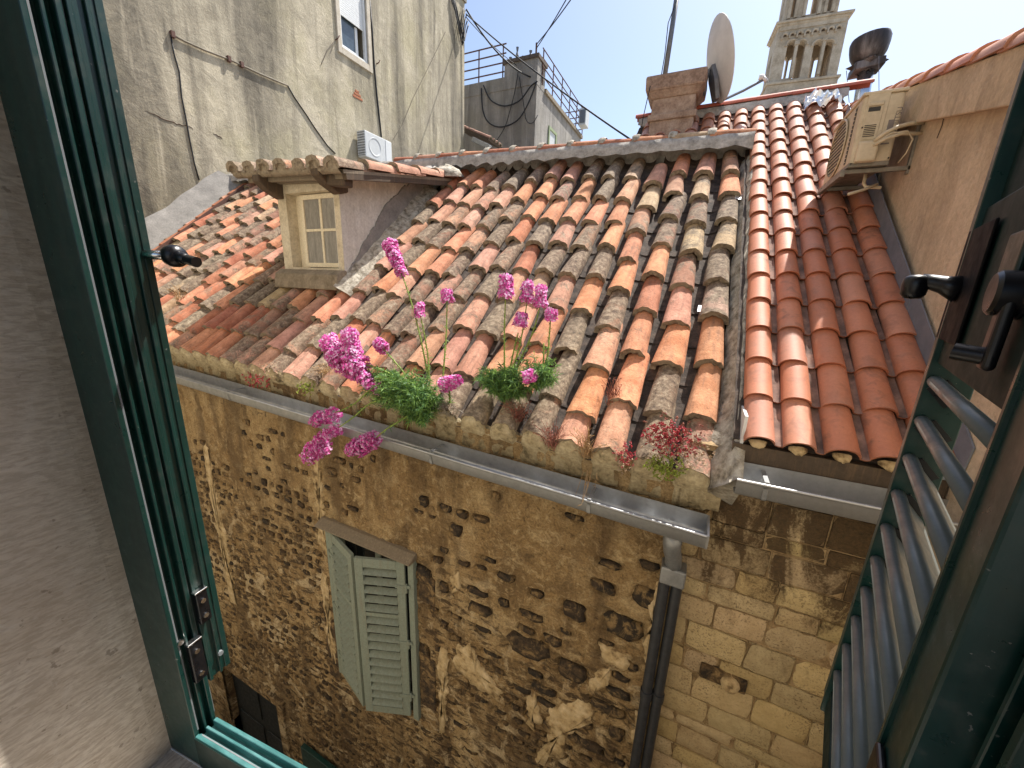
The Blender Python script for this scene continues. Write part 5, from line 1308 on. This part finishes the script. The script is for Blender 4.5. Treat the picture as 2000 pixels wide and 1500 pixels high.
# fixed frame of dark green enamelled aluminium
fw = empty('window_frame', wl(.45, .02, ZS-.07), 'dark green metal window frame with ribbed jamb and hinges, sun on its sill', 'window frame')
jp = [(-.085, .0), (0, .0), (.0, .006), (-.004, .007), (-.004, .0095), (-.012, .010), (-.012, .0165), (-.002, .0175), (-.002, .0215), (-.013, .0225), (-.013, .0295), (-.002, .0305), (-.002, .0365), (-.008, .038), (-.085, .038)]
def jamb(mirror):
    pr = [((AR-a) if mirror else a, b) for a, b in jp]
    if mirror: pr = pr[::-1]
    b = MB(); b.prism(pr, WM, ZS-.07, ZT+.055); return b.build('jamb', GREEN, fw, bevel=.0008, segs=1)
jamb(False); jamb(True)
def rail_(z0, flip):
    s_ = -1 if flip else 1
    M_ = frame(wl(0, 0, z0), -wd_ if False else wd_, wn, UPZ)
    pr = [(b, s_*a) for a, b in jp]                   # (depth, height)
    MM = frame(wl(0, 0, z0), wn, UPZ, wd_)
    b = MB(); b.prism(pr, MM, .0006, AR-.0006); return b
rail_(ZS, False).build('bottom_rail', SILLG, fw, bevel=.0008, segs=1)
b = MB(); b.box((.0008, -.0016, ZS-.0695), (AR-.0008, -.0004, ZS-.0015), 0, WM); b.build('rail_face', GREENM, fw)
rail_(ZT, True).build('head_rail', GREEN, fw, bevel=.0008, segs=1)
for a, b0, b1 in ((-.0036, .0072, .0094), (-.0075, .0372, .0392)):
    b = MB(); b.prism([(a-.004, b0), (a+.0012, b0), (a+.0012, b1), (a-.004, b1)], WM, ZS+.004, ZT); b.build('gasket', GASK, fw)
b = MB(); b.box((.006, .0072, ZS-.004), (AR-.006, .0092, ZS-.0028), 0, WM); b.build('gasket', GASK, fw)
b = MB(); b.box((-.092, -.0015, ZS-.074), (.004, .0, ZS-.0715), 0, WM); b.build('sealant_bead', WHITEP, fw)
# hinge blocks on the left jamb
def hz(px, py, a=.0): 
    q = hit(px, py, wd_, wd_.dot(WO) + a); return (q-WO).dot(wn), q.z
for (px0, py0, px1, py1, b0, b1) in ((385,1155,408,1205,.040,.058), (372,1255,398,1318,.016,.036)):
    zt_ = hz(px0, py0)[1]; zb_ = hz(px1, py1)[1]
    b = MB(); b.box((-.004, b0, zb_), (.0065, b1, zt_), 0, WM); h = b.build('hinge', BLACK, fw, bevel=.0015)
    b = MB(); b.box((-.003, b0-.001, zt_), (.008, b1+.001, zt_+.003), 0, WM); b.build('hinge_cap', CHROME, fw, bevel=.001)
    for zz in (zt_-.018, zb_+.014):
        b = MB(); b.tube([wl(.006, (b0+b1)/2, zz), wl(.0085, (b0+b1)/2, zz)], .0042, 10); b.build('screw', CHROME, fw)
for px, py, bb in ((359,1251,.011), (425,1281,.063)):
    b_, z_ = hz(px, py); b = MB(); b.tube([wl(-.004, bb, z_), wl(.001, bb, z_)], .0045, 10); b.build('screw', CHROME if bb < .03 else GASK, fw)

# --- louvred shutters (built in leaf coordinates: u from the hinge, t through the thickness, z up)
def leaf(root, H, du_, W_, z0, z1, side, slats=True):
    u = du_.normalized(); t = UPZ.cross(u)*side
    M4 = frame(H, u, t, UPZ); th = .019
    def bx_(u0, u1, t0, t1, za, zb, nm, mat, bev=.003, segs=2): 
        b = MB(); b.box((u0, t0, za), (u1, t1, zb), 0, M4); return b.build(nm, mat, root, bevel=bev, segs=segs)
    sw = .056
    bx_(0, sw, -th, th, z0, z1, 'hinge_stile', GREEN); bx_(W_-.048, W_, -th, th, z0, z1, 'free_stile', GREEN)
    bx_(sw, W_-.048, -th*.9, th*.9, z0, z0+.05, 'bottom_rail', GREENM); bx_(sw, W_-.048, -th*.9, th*.9, z1-.05, z1, 'top_rail', GREENM); bx_(sw, W_-.048, -th*.9, th*.9, -.085, .11, 'lock_rail', GREENM); bx_(sw, W_-.048, -th*.45, th*.45, .11, z1-.05, 'upper_panel', GREENM)
    # thin lips that frame the louvre field
    bx_(sw-.003, sw+.004, -th-.004, th+.004, z0, z1, 'stile_lip', GREEN, .001, 1); bx_(W_-.052, W_-.044, -th-.004, th+.004, z0, z1, 'stile_lip', GREEN, .001, 1)
    if slats:
        b = MB(); pr = []
        e_ = 1                                        # bulb nose on the room side of a thin blade
        for k in range(9): a = -pi*.62 + 2*pi*.62*k/8; pr.append((e_*(.020 + .0082*cos(a)), .0082*sin(a)))
        pr += [(e_*.008, .0038), (-e_*.024, .003), (-e_*.027, 0), (-e_*.024, -.003), (e_*.008, -.0038)]
        b.sweep(pr, [0, 1], lambda q, a, c_: Vector((sw+.005 + q*(W_-.048-sw-.010), a, c_)), 0, True); sm_ = b.mesh('slat', SLATG, True)
        e = MB(); e.box((0, -.016, -.012), (.006, .016, .012)); em = e.mesh('slat_end', BLACK)
        zz = z0+.075
        while zz < -.10:
            if True:
                inst('slat', sm_, root, M4 @ Matrix.Translation((0, 0, zz)) @ Matrix.Rotation(R(48)*side, 4, 'X'))
                inst('slat_end', em, root, M4 @ Matrix.Translation((W_-.054, 0, zz)) @ Matrix.Rotation(R(48)*side, 4, 'X'))
            zz += .057
    return M4
rs_ = empty('louvred_shutter', Vector((.22, .34, -.71)), 'open dark green louvred shutter on the right with black latch', 'shutter')
fe = Vector((.330, .752, 0)); hx_ = Vector((.224, .345, 0))
RM = leaf(rs_, hx_, fe-hx_, (fe-hx_).length, -.712, ZT-.01, 1)
RW = (fe-hx_).length
# which side faces the room? local +t ; find sign
tdir_ = (RM.to_3x3() @ Vector((0,1,0)))
sg = 1 if tdir_.x < 0 else -1
def rl(u, t, z): return RM @ Vector((u, t*sg, z))
def rbx(u0, u1, t0, t1, z0, z1, nm, mat, bev=.003, segs=3):
    b = MB(); b.box((u0, min(t0*sg, t1*sg), z0), (u1, max(t0*sg, t1*sg), z1), 0, RM); return b.build(nm, mat, rs_, bevel=bev, segs=segs)
rbx(.272, .392, .0195, .0225, -.052, .085, 'latch_plate', BLACKM, .010)
ux_ = (RM.to_3x3() @ Vector((1,0,0))).normalized(); nrm_ = (RM.to_3x3() @ Vector((0, sg, 0))).normalized()
b = MB(); b.tube([rl(.345, .020, .012), rl(.348, .036, .017), rl(.35, .047, .020), rl(.35, .057, .021)], [.017, .011, .0095, .0095], 14); b.build('latch_arm', BLACK, rs_, smooth=True)
b = MB(); b.lathe([(0,.013),(.008,.0125),(.0125,.009),(.0135,0),(.0125,-.012),(.009,-.017),(0,-.018)], frame(rl(.35, .061, .016), Vector((1,0,0)), Vector((0,1,0)), UPZ), 18); b.build('latch_knob', BLACK, rs_, smooth=True)
rbx(.145, .195, .0185, .0235, -.012, .060, 'handle_plate', GREEN, .007)
b = MB(); b.lathe([(0,.0165),(.016,.0165),(.0185,.014),(.0185,.002),(.021,0),(.021,-.002)], frame(rl(.125, .0195, .006), ux_, UPZ, nrm_), 22); b.build('handle_boss', BLACK, rs_, smooth=True, auto=40)
b = MB(); b.box((-.010, -.004, -.058), (.010, .005, .006), 0, frame(rl(.118, .0255, .0), ux_, nrm_, UPZ)); b.build('handle_lever', BLACK, rs_, bevel=.004, segs=3)
b = MB(); b.tube([rl(.118, .024, -.047), rl(.125, .046, -.045)], .0075, 14); b.build('handle_grip', BLACK, rs_, smooth=True, auto=40)
for zz in (-.5, .45): rbx(-.012, .05, .0195, .026, zz, zz+.09, 'strap_hinge', BLACK, .003)
b = MB(); b.tube([rl(RW-.03, .0, -.28), rl(RW-.03, .0, .30)], .005, 8); b.build('shoot_bolt', BLACK, rs_)

ls_ = empty('folded_shutter', wl(-.02, .06, -.71), 'dark green shutter leaf folded flat against the wall on the left, black stay knob', 'shutter')
LH = wl(-.006, .059, 0)
LM = leaf(ls_, LH, -wd_, .43, -.712, ZT-.01, 1)
for b0, b1, da in ((.041, .046, .004), (.0585, .0625, .004), (.069, .078, .0015)):
    b = MB(); b.prism([(-.010, b0), (-.006+da, b0), (-.006+da, b1), (-.010, b1)], WM, -.712, ZT-.01); b.build('edge_rib', GREEN, ls_, bevel=.0006, segs=1)
kb, kz = hz(318, 498); kp = hit(341, 500, wn, wn.dot(WO)+.095)
b = MB(); b.tube([wl(-.008, .07, kp.z), kp], .0065, 10); b.build('stay_stem', CHROME, ls_, smooth=True)
kx = wd_; tq = frame(kp, wn, UPZ, wd_)
b = MB(); b.lathe([(0,-.013),(.009,-.013),(.0135,-.010),(.0155,-.003),(.0155,.004),(.0125,.010),(.007,.012)], tq, 22); b.build('stay_knob', BLACK, ls_, smooth=True)
b = MB(); e_ = hit(384, 512, wn, wn.dot(WO)+.095); k2 = kp.lerp(e_, .55)
b.tube([kp, kp.lerp(e_, .30), kp.lerp(e_, .5), k2, kp.lerp(e_, .6), e_], [.0085,.0085,.0080,.0062,.0068,.0072], 14); b.build('stay_arm', BLACK, ls_, smooth=True, auto=50)

# ================================================================== PLANTS ON THE ROOF
def bez(P, n=14):
    P = [Vector(p) for p in P]; Q = []
    for i in range(len(P)-1):
        p0, p1, p2, p3 = P[max(0,i-1)], P[i], P[i+1], P[min(len(P)-1, i+2)]
        for k in range(n):
            t = k/n; Q.append(.5*((2*p1) + (p2-p0)*t + (2*p0-5*p1+4*p2-p3)*t*t + (3*p1-p0-3*p2+p3)*t**3))
    Q.append(P[-1]); return Q
def rdir(r): 
    while True:
        v = Vector((r.uniform(-1,1), r.uniform(-1,1), r.uniform(-1,1)))
        if .1 < v.length < 1: return v.normalized()
def blade(b, p, d, L, wd, r, mi=0):
    s_ = d.cross(rdir(r)).normalized()*wd; q = p + d*L*.5 + Vector((0,0,-.04*L)); e = p + d*L + Vector((0,0,-.2*L))
    b.add([p - s_*.5, p + s_*.5, q + s_, q - s_, e], [(0,1,2,3), (3,2,4)], mi)
def floret(b, c, out, s, r):
    # snapdragon-like floret: two lips of rounded petals round a small throat
    z_ = out.normalized(); x_ = z_.cross(rdir(r)).normalized(); y_ = z_.cross(x_)
    for k in range(5):
        a = 2*pi*k/5 + r.uniform(-.2,.2); d = x_*cos(a) + y_*sin(a); n_ = z_.cross(d); cup = r.uniform(.15, .7)
        tip = c + (d + z_*cup).normalized()*s
        mid = c + (d + z_*(cup+.5)).normalized()*s*.6
        b.add([c - z_*s*.25, mid - n_*s*.38, tip - n_*s*.22 + z_*s*.05, tip + n_*s*.22 + z_*s*.05, mid + n_*s*.38], [(0,1,2,3,4)], 0 if r.random() < .55 else 1)
def spike(parent, P, r0, r1, dens, seed):
    r = random.Random(seed); b = MB(); path = bez(P, 8); L = sum((path[i+1]-path[i]).length for i in range(len(path)-1)); n = max(10, int(dens*3.6))
    for i in range(n):
        t = r.random(); k = min(len(path)-2, int(t*(len(path)-1))); p = path[k].lerp(path[k+1], t*(len(path)-1)-k); ax_ = (path[k+1]-path[k]).normalized()
        d = rdir(r); d = (d - ax_*d.dot(ax_)).normalized(); rad = (r0+(r1-r0)*t)*2.3
        floret(b, p + d*rad*r.uniform(.35, 1.0), d + ax_*.4, .023*r.uniform(.7, 1.25), r)
    return b.build('flower_spike', [PETAL, PETALL], parent)
def plant(name, label, root, stems, clump, seed, nleaf=26):
    r = random.Random(seed); e = empty(name, root, label, 'plant', 'pink flowering plants on the tiles')
    fol = MB()
    for (pts, heads) in stems:
        P = bez(pts, 10); b = MB(); b.tube(P, [.0085-.004*i/len(P) for i in range(len(P))], 5); b.build('stem', STEM, e, smooth=True)
        for i in range(0, int(len(P)*.86), 1):
            t = i/len(P)
            for k in range(3 if t < .5 else 2):
                d = (rdir(r) + (P[min(i+1, len(P)-1)]-P[max(i-1, 0)]).normalized()*.5).normalized(); blade(fol, P[i], d, r.uniform(.03, .07)*(1.15-.6*t), .003, r, 1 if r.random() < .4 else 0)
        for (hp, r0, r1, dn) in heads: spike(e, hp, r0, r1, dn, r.random())
    for (c, rx_, ry_, rz_, n) in clump:
        for i in range(n):
            d = rdir(r); d.z = d.z*.8 + .12; tip = c + Vector((d.x*rx_, d.y*ry_, d.z*rz_))*r.uniform(.5, 1.4)
            P = bez([root, root.lerp(tip, .5)+Vector((0,-.01,.03)), tip], 7)
            fol.tube(P, .0011, 3, 2, False)
            for q in range(4, len(P)):
                for k in range(5):
                    dd = (rdir(r) + (P[q]-P[q-1]).normalized()*.7).normalized(); blade(fol, P[q], dd, r.uniform(.03, .075), .0034, r, 0 if r.random() < .5 else 1)
    fol.build('leaves', [LEAF, LEAFD, STEM], e, kind='stuff')
    return e
A_ = aY
root = on_roof(828, 806, .07)
def up(px, py, y): return aY(px, py, y)
stems = [
 ([root, up(790,768,2.40), up(740,752,2.30), up(690,790,2.22), up(655,806,2.18)], [([up(657,808,2.18), up(630,816,2.17), up(614,822,2.17)], .030, .022, 46)]),
 ([root, up(780,785,2.38), up(730,785,2.26), up(690,815,2.18), up(662,835,2.14)], [([up(660,838,2.14), up(640,848,2.13), up(620,862,2.13)], .018, .024, 34), ([up(632,868,2.12), up(615,880,2.12), up(600,892,2.12)], .036, .034, 60)]),
 ([root, up(815,800,2.36), up(785,820,2.26), up(755,838,2.20), up(735,855,2.16)], [([up(735,856,2.16), up(712,868,2.15), up(698,876,2.14)], .026, .034, 60), ([up(698,872,2.14), up(684,880,2.14)], .03, .02, 30)]),
 ([root, up(800,760,2.42), up(760,742,2.36), up(730,740,2.32)], [([up(742,758,2.32), up(722,750,2.31), up(708,735,2.31), up(698,718,2.31)], .020, .034, 60)]),
 ([root, up(790,750,2.42), up(745,722,2.38), up(710,712,2.34), up(690,712,2.32)], [([up(710,725,2.32), up(690,712,2.31), up(672,705,2.31), up(655,690,2.31)], .046, .05, 120), ([up(690,700,2.33), up(684,675,2.33), up(682,645,2.33)], .042, .026, 80), ([up(665,700,2.30), up(650,680,2.30), up(640,660,2.30)], .046, .03, 80)]),
 ([on_roof(836, 745, .08), up(832,715,2.72), up(820,655,2.76), up(803,590,2.80), up(786,540,2.84), up(765,495,2.88)], [([up(786,536,2.84), up(776,515,2.86), up(768,495,2.87), up(760,474,2.89)], .018, .030, 86)]),
 ([on_roof(838, 750, .08), up(836,700,2.74), up(828,650,2.76), up(820,612,2.77)], [([up(821,618,2.77), up(819,595,2.78)], .018, .016, 24)]),
 ([root, up(800,745,2.46), up(770,705,2.46), up(745,678,2.46)], [([up(752,682,2.46), up(736,668,2.46)], .022, .018, 28)]),
 ([on_roof(880, 800, .08), up(878,770,2.5), up(880,752,2.5)], [([up(866,752,2.5), up(880,748,2.5), up(894,742,2.5)], .026, .022, 44)]),
 ([on_roof(862, 770, .08), up(868,700,2.7), up(872,640,2.8), up(873,585,2.86)], [([up(874,588,2.86), up(872,568,2.87)], .022, .018, 28)]),
]
plant('flowering_plant', 'bushy feathery green plant with many magenta flower spikes trailing over the gutter', root, stems, [(up(780,765,2.36), .30, .12, .17, 200), (up(812,800,2.33), .14, .09, .15, 90), (up(745,735,2.40), .18, .07, .06, 50)], 3)
root2 = on_roof(985, 775, .07)
stems = [
 ([root2, up(985,720,2.74), up(985,650,2.79), up(987,585,2.83)], [([up(988,580,2.83), up(988,540,2.86)], .026, .020, 50)]),
 ([root2, up(1000,700,2.74), up(1012,650,2.78)], [([up(1016,636,2.78), up(1019,614,2.79)], .024, .02, 30)]),
 ([root2, up(1005,710,2.74), up(1020,650,2.80), up(1029,590,2.84)], [([up(1029,588,2.84), up(1031,552,2.86)], .022, .018, 44)]),
 ([root2, up(1010,715,2.74), up(1040,650,2.80), up(1054,600,2.84)], [([up(1055,596,2.84), up(1056,560,2.86)], .022, .018, 42)]),
 ([root2, up(970,740,2.6), up(950,735,2.58)], []),
]
plant('flowering_plant', 'upright feathery plant with four slim magenta spikes in the middle of the tiles', root2, stems, [(up(980,748,2.58), .19, .08, .16, 120)], 5)
root3 = on_roof(1048, 760, .07)
stems = [
 ([root3, up(1068,700,2.72), up(1073,650,2.78), up(1075,625,2.8)], [([up(1075,624,2.8), up(1077,606,2.81)], .018, .016, 20)]),
 ([root3, up(1045,750,2.52), up(1035,742,2.5)], [([up(1026,738,2.5), up(1042,732,2.5)], .020, .018, 24)]),
 ([root3, up(1060,715,2.7), up(1062,670,2.76)], []),
]
plant('flowering_plant', 'small feathery plant with two little pink flower heads, rightmost of the flowering plants', root3, stems, [(up(1052,728,2.58), .11, .06, .13, 60)], 7)
# stonecrop
def sedum(label, spots, root, seed, name='stonecrop'):
    r = random.Random(seed); e = empty(name, root, label, 'plant')
    for (nm, mat, c, rx_, rz_, n, s) in spots:
        b = MB()
        for i in range(n):
            d = rdir(r); k = r.random()**.5; p = c + Vector((d.x*rx_, d.y*.06, d.z*rz_))*k*1.6
            for j in range(5):
                dd = (rdir(r) + Vector((0,-.5,.5))).normalized(); L = s*1.7*r.uniform(.6, 1.2); sd = dd.cross(rdir(r)).normalized()*L*.33; nn = dd.cross(sd).normalized()*L*.2
                m_ = p + dd*L*.5; b.add([p, m_+sd, m_+nn, m_-sd, m_-nn, p+dd*L], [(0,1,2),(0,2,3),(0,3,4),(0,4,1),(5,2,1),(5,3,2),(5,4,3),(5,1,4)])
        b.build(nm, mat, e, kind='stuff')
    return e
sedum('red and green stonecrop cushion at the right-hand end of the old eave', [('red_leaves', SEDR, up(1308,858,2.44), .11, .075, 190, .011), ('pale_leaves', SEDP, up(1318,880,2.42), .14, .075, 120, .009), ('green_leaves', SEDG, up(1298,912,2.39), .085, .05, 150, .010), ('red_stalks', DRYR, up(1315,850,2.44), .15, .09, 70, .012)], on_roof(1310, 880, .05), 2)
sedum('small pinkish-red stonecrop tuft between the last eave tiles', [('red_leaves', SEDR, up(1222,888,2.43), .05, .06, 60, .009), ('pale_leaves', SEDP, up(1214,900,2.42), .05, .06, 50, .008)], on_roof(1220, 890, .05), 4)
sedum('sparse red stonecrop creeping over the eave tiles near the green window frame', [('red_leaves', SEDR, up(505,742,2.42), .16, .06, 50, .012), ('pale_leaves', SEDP, up(525,725,2.45), .16, .06, 50, .011)], on_roof(505, 735, .05), 6)
sedum('small mossy green tuft hanging over the gutter left of the flowers', [('green_leaves', SEDG, up(598,758,2.40), .04, .06, 60, .010)], on_roof(598, 750, .05), 8, 'moss_tuft')
def tuft(label, root, n, L, spread, mat, seed, droop=0.0, lean=Vector((0,0,0))):
    r = random.Random(seed); b = MB()
    for i in range(n):
        d = Vector((r.gauss(0,1)*spread, r.gauss(0,1)*spread - .15, 1)).normalized() + lean; l_ = L*1.5*r.uniform(.4, 1.1); p0 = root + Vector((r.gauss(0,.025), r.gauss(0,.02), 0))
        P = bez([p0, p0 + d*l_*.5, p0 + d*l_ + Vector((0, -droop*.5*l_, -droop*l_))], 4); b.tube(P, [.0028-.0018*k/len(P) for k in range(len(P))], 3, 0, False)
        for q in range(2, len(P)):
            if r.random() < .5: blade(b, P[q], (rdir(r)+d).normalized(), r.uniform(.015,.04), .0028, r)
    return tag(b.build('dry_weed', mat), label, 'weed', None)
tuft('reddish dry weed stalks in the eave gap below the right-hand flowering plant', on_roof(1078, 872, .05), 40, .19, .28, DRYR, 1, .2)
tuft('straw-coloured dry grass in the third eave gap from the right verge', on_roof(1146, 892, .05), 34, .2, .28, DRY, 2, .25)
tuft('rust-red dry stalks in the second tile gap from the right verge', on_roof(1196, 790, .06), 26, .17, .22, DRYR, 3, .1)
tuft('tangle of reddish dead stalks under the middle flowering plant', on_roof(1010, 822, .06), 46, .16, .4, DRYR, 4, .3)
tuft('straw tangle on the tile ends below the big pink flower cluster', on_roof(640, 735, .06), 40, .16, .5, DRY, 5, .5)
tuft('pale straw strand dangling over the gutter lip', on_roof(1148, 925, .03), 7, .15, .12, DRY, 6, .0, Vector((.0, -.55, -1.75)))
tuft('grey dead roots on the broken eave tile right of the bushy plant', on_roof(880, 812, .08), 26, .13, .6, m_leaf('grey_dead_root', (.3,.26,.2), .1), 7, .4)
tuft('dry yellowish weed at the left tiles beside the green window frame', on_roof(352, 590, .1), 30, .22, .4, DRY, 8, .2)
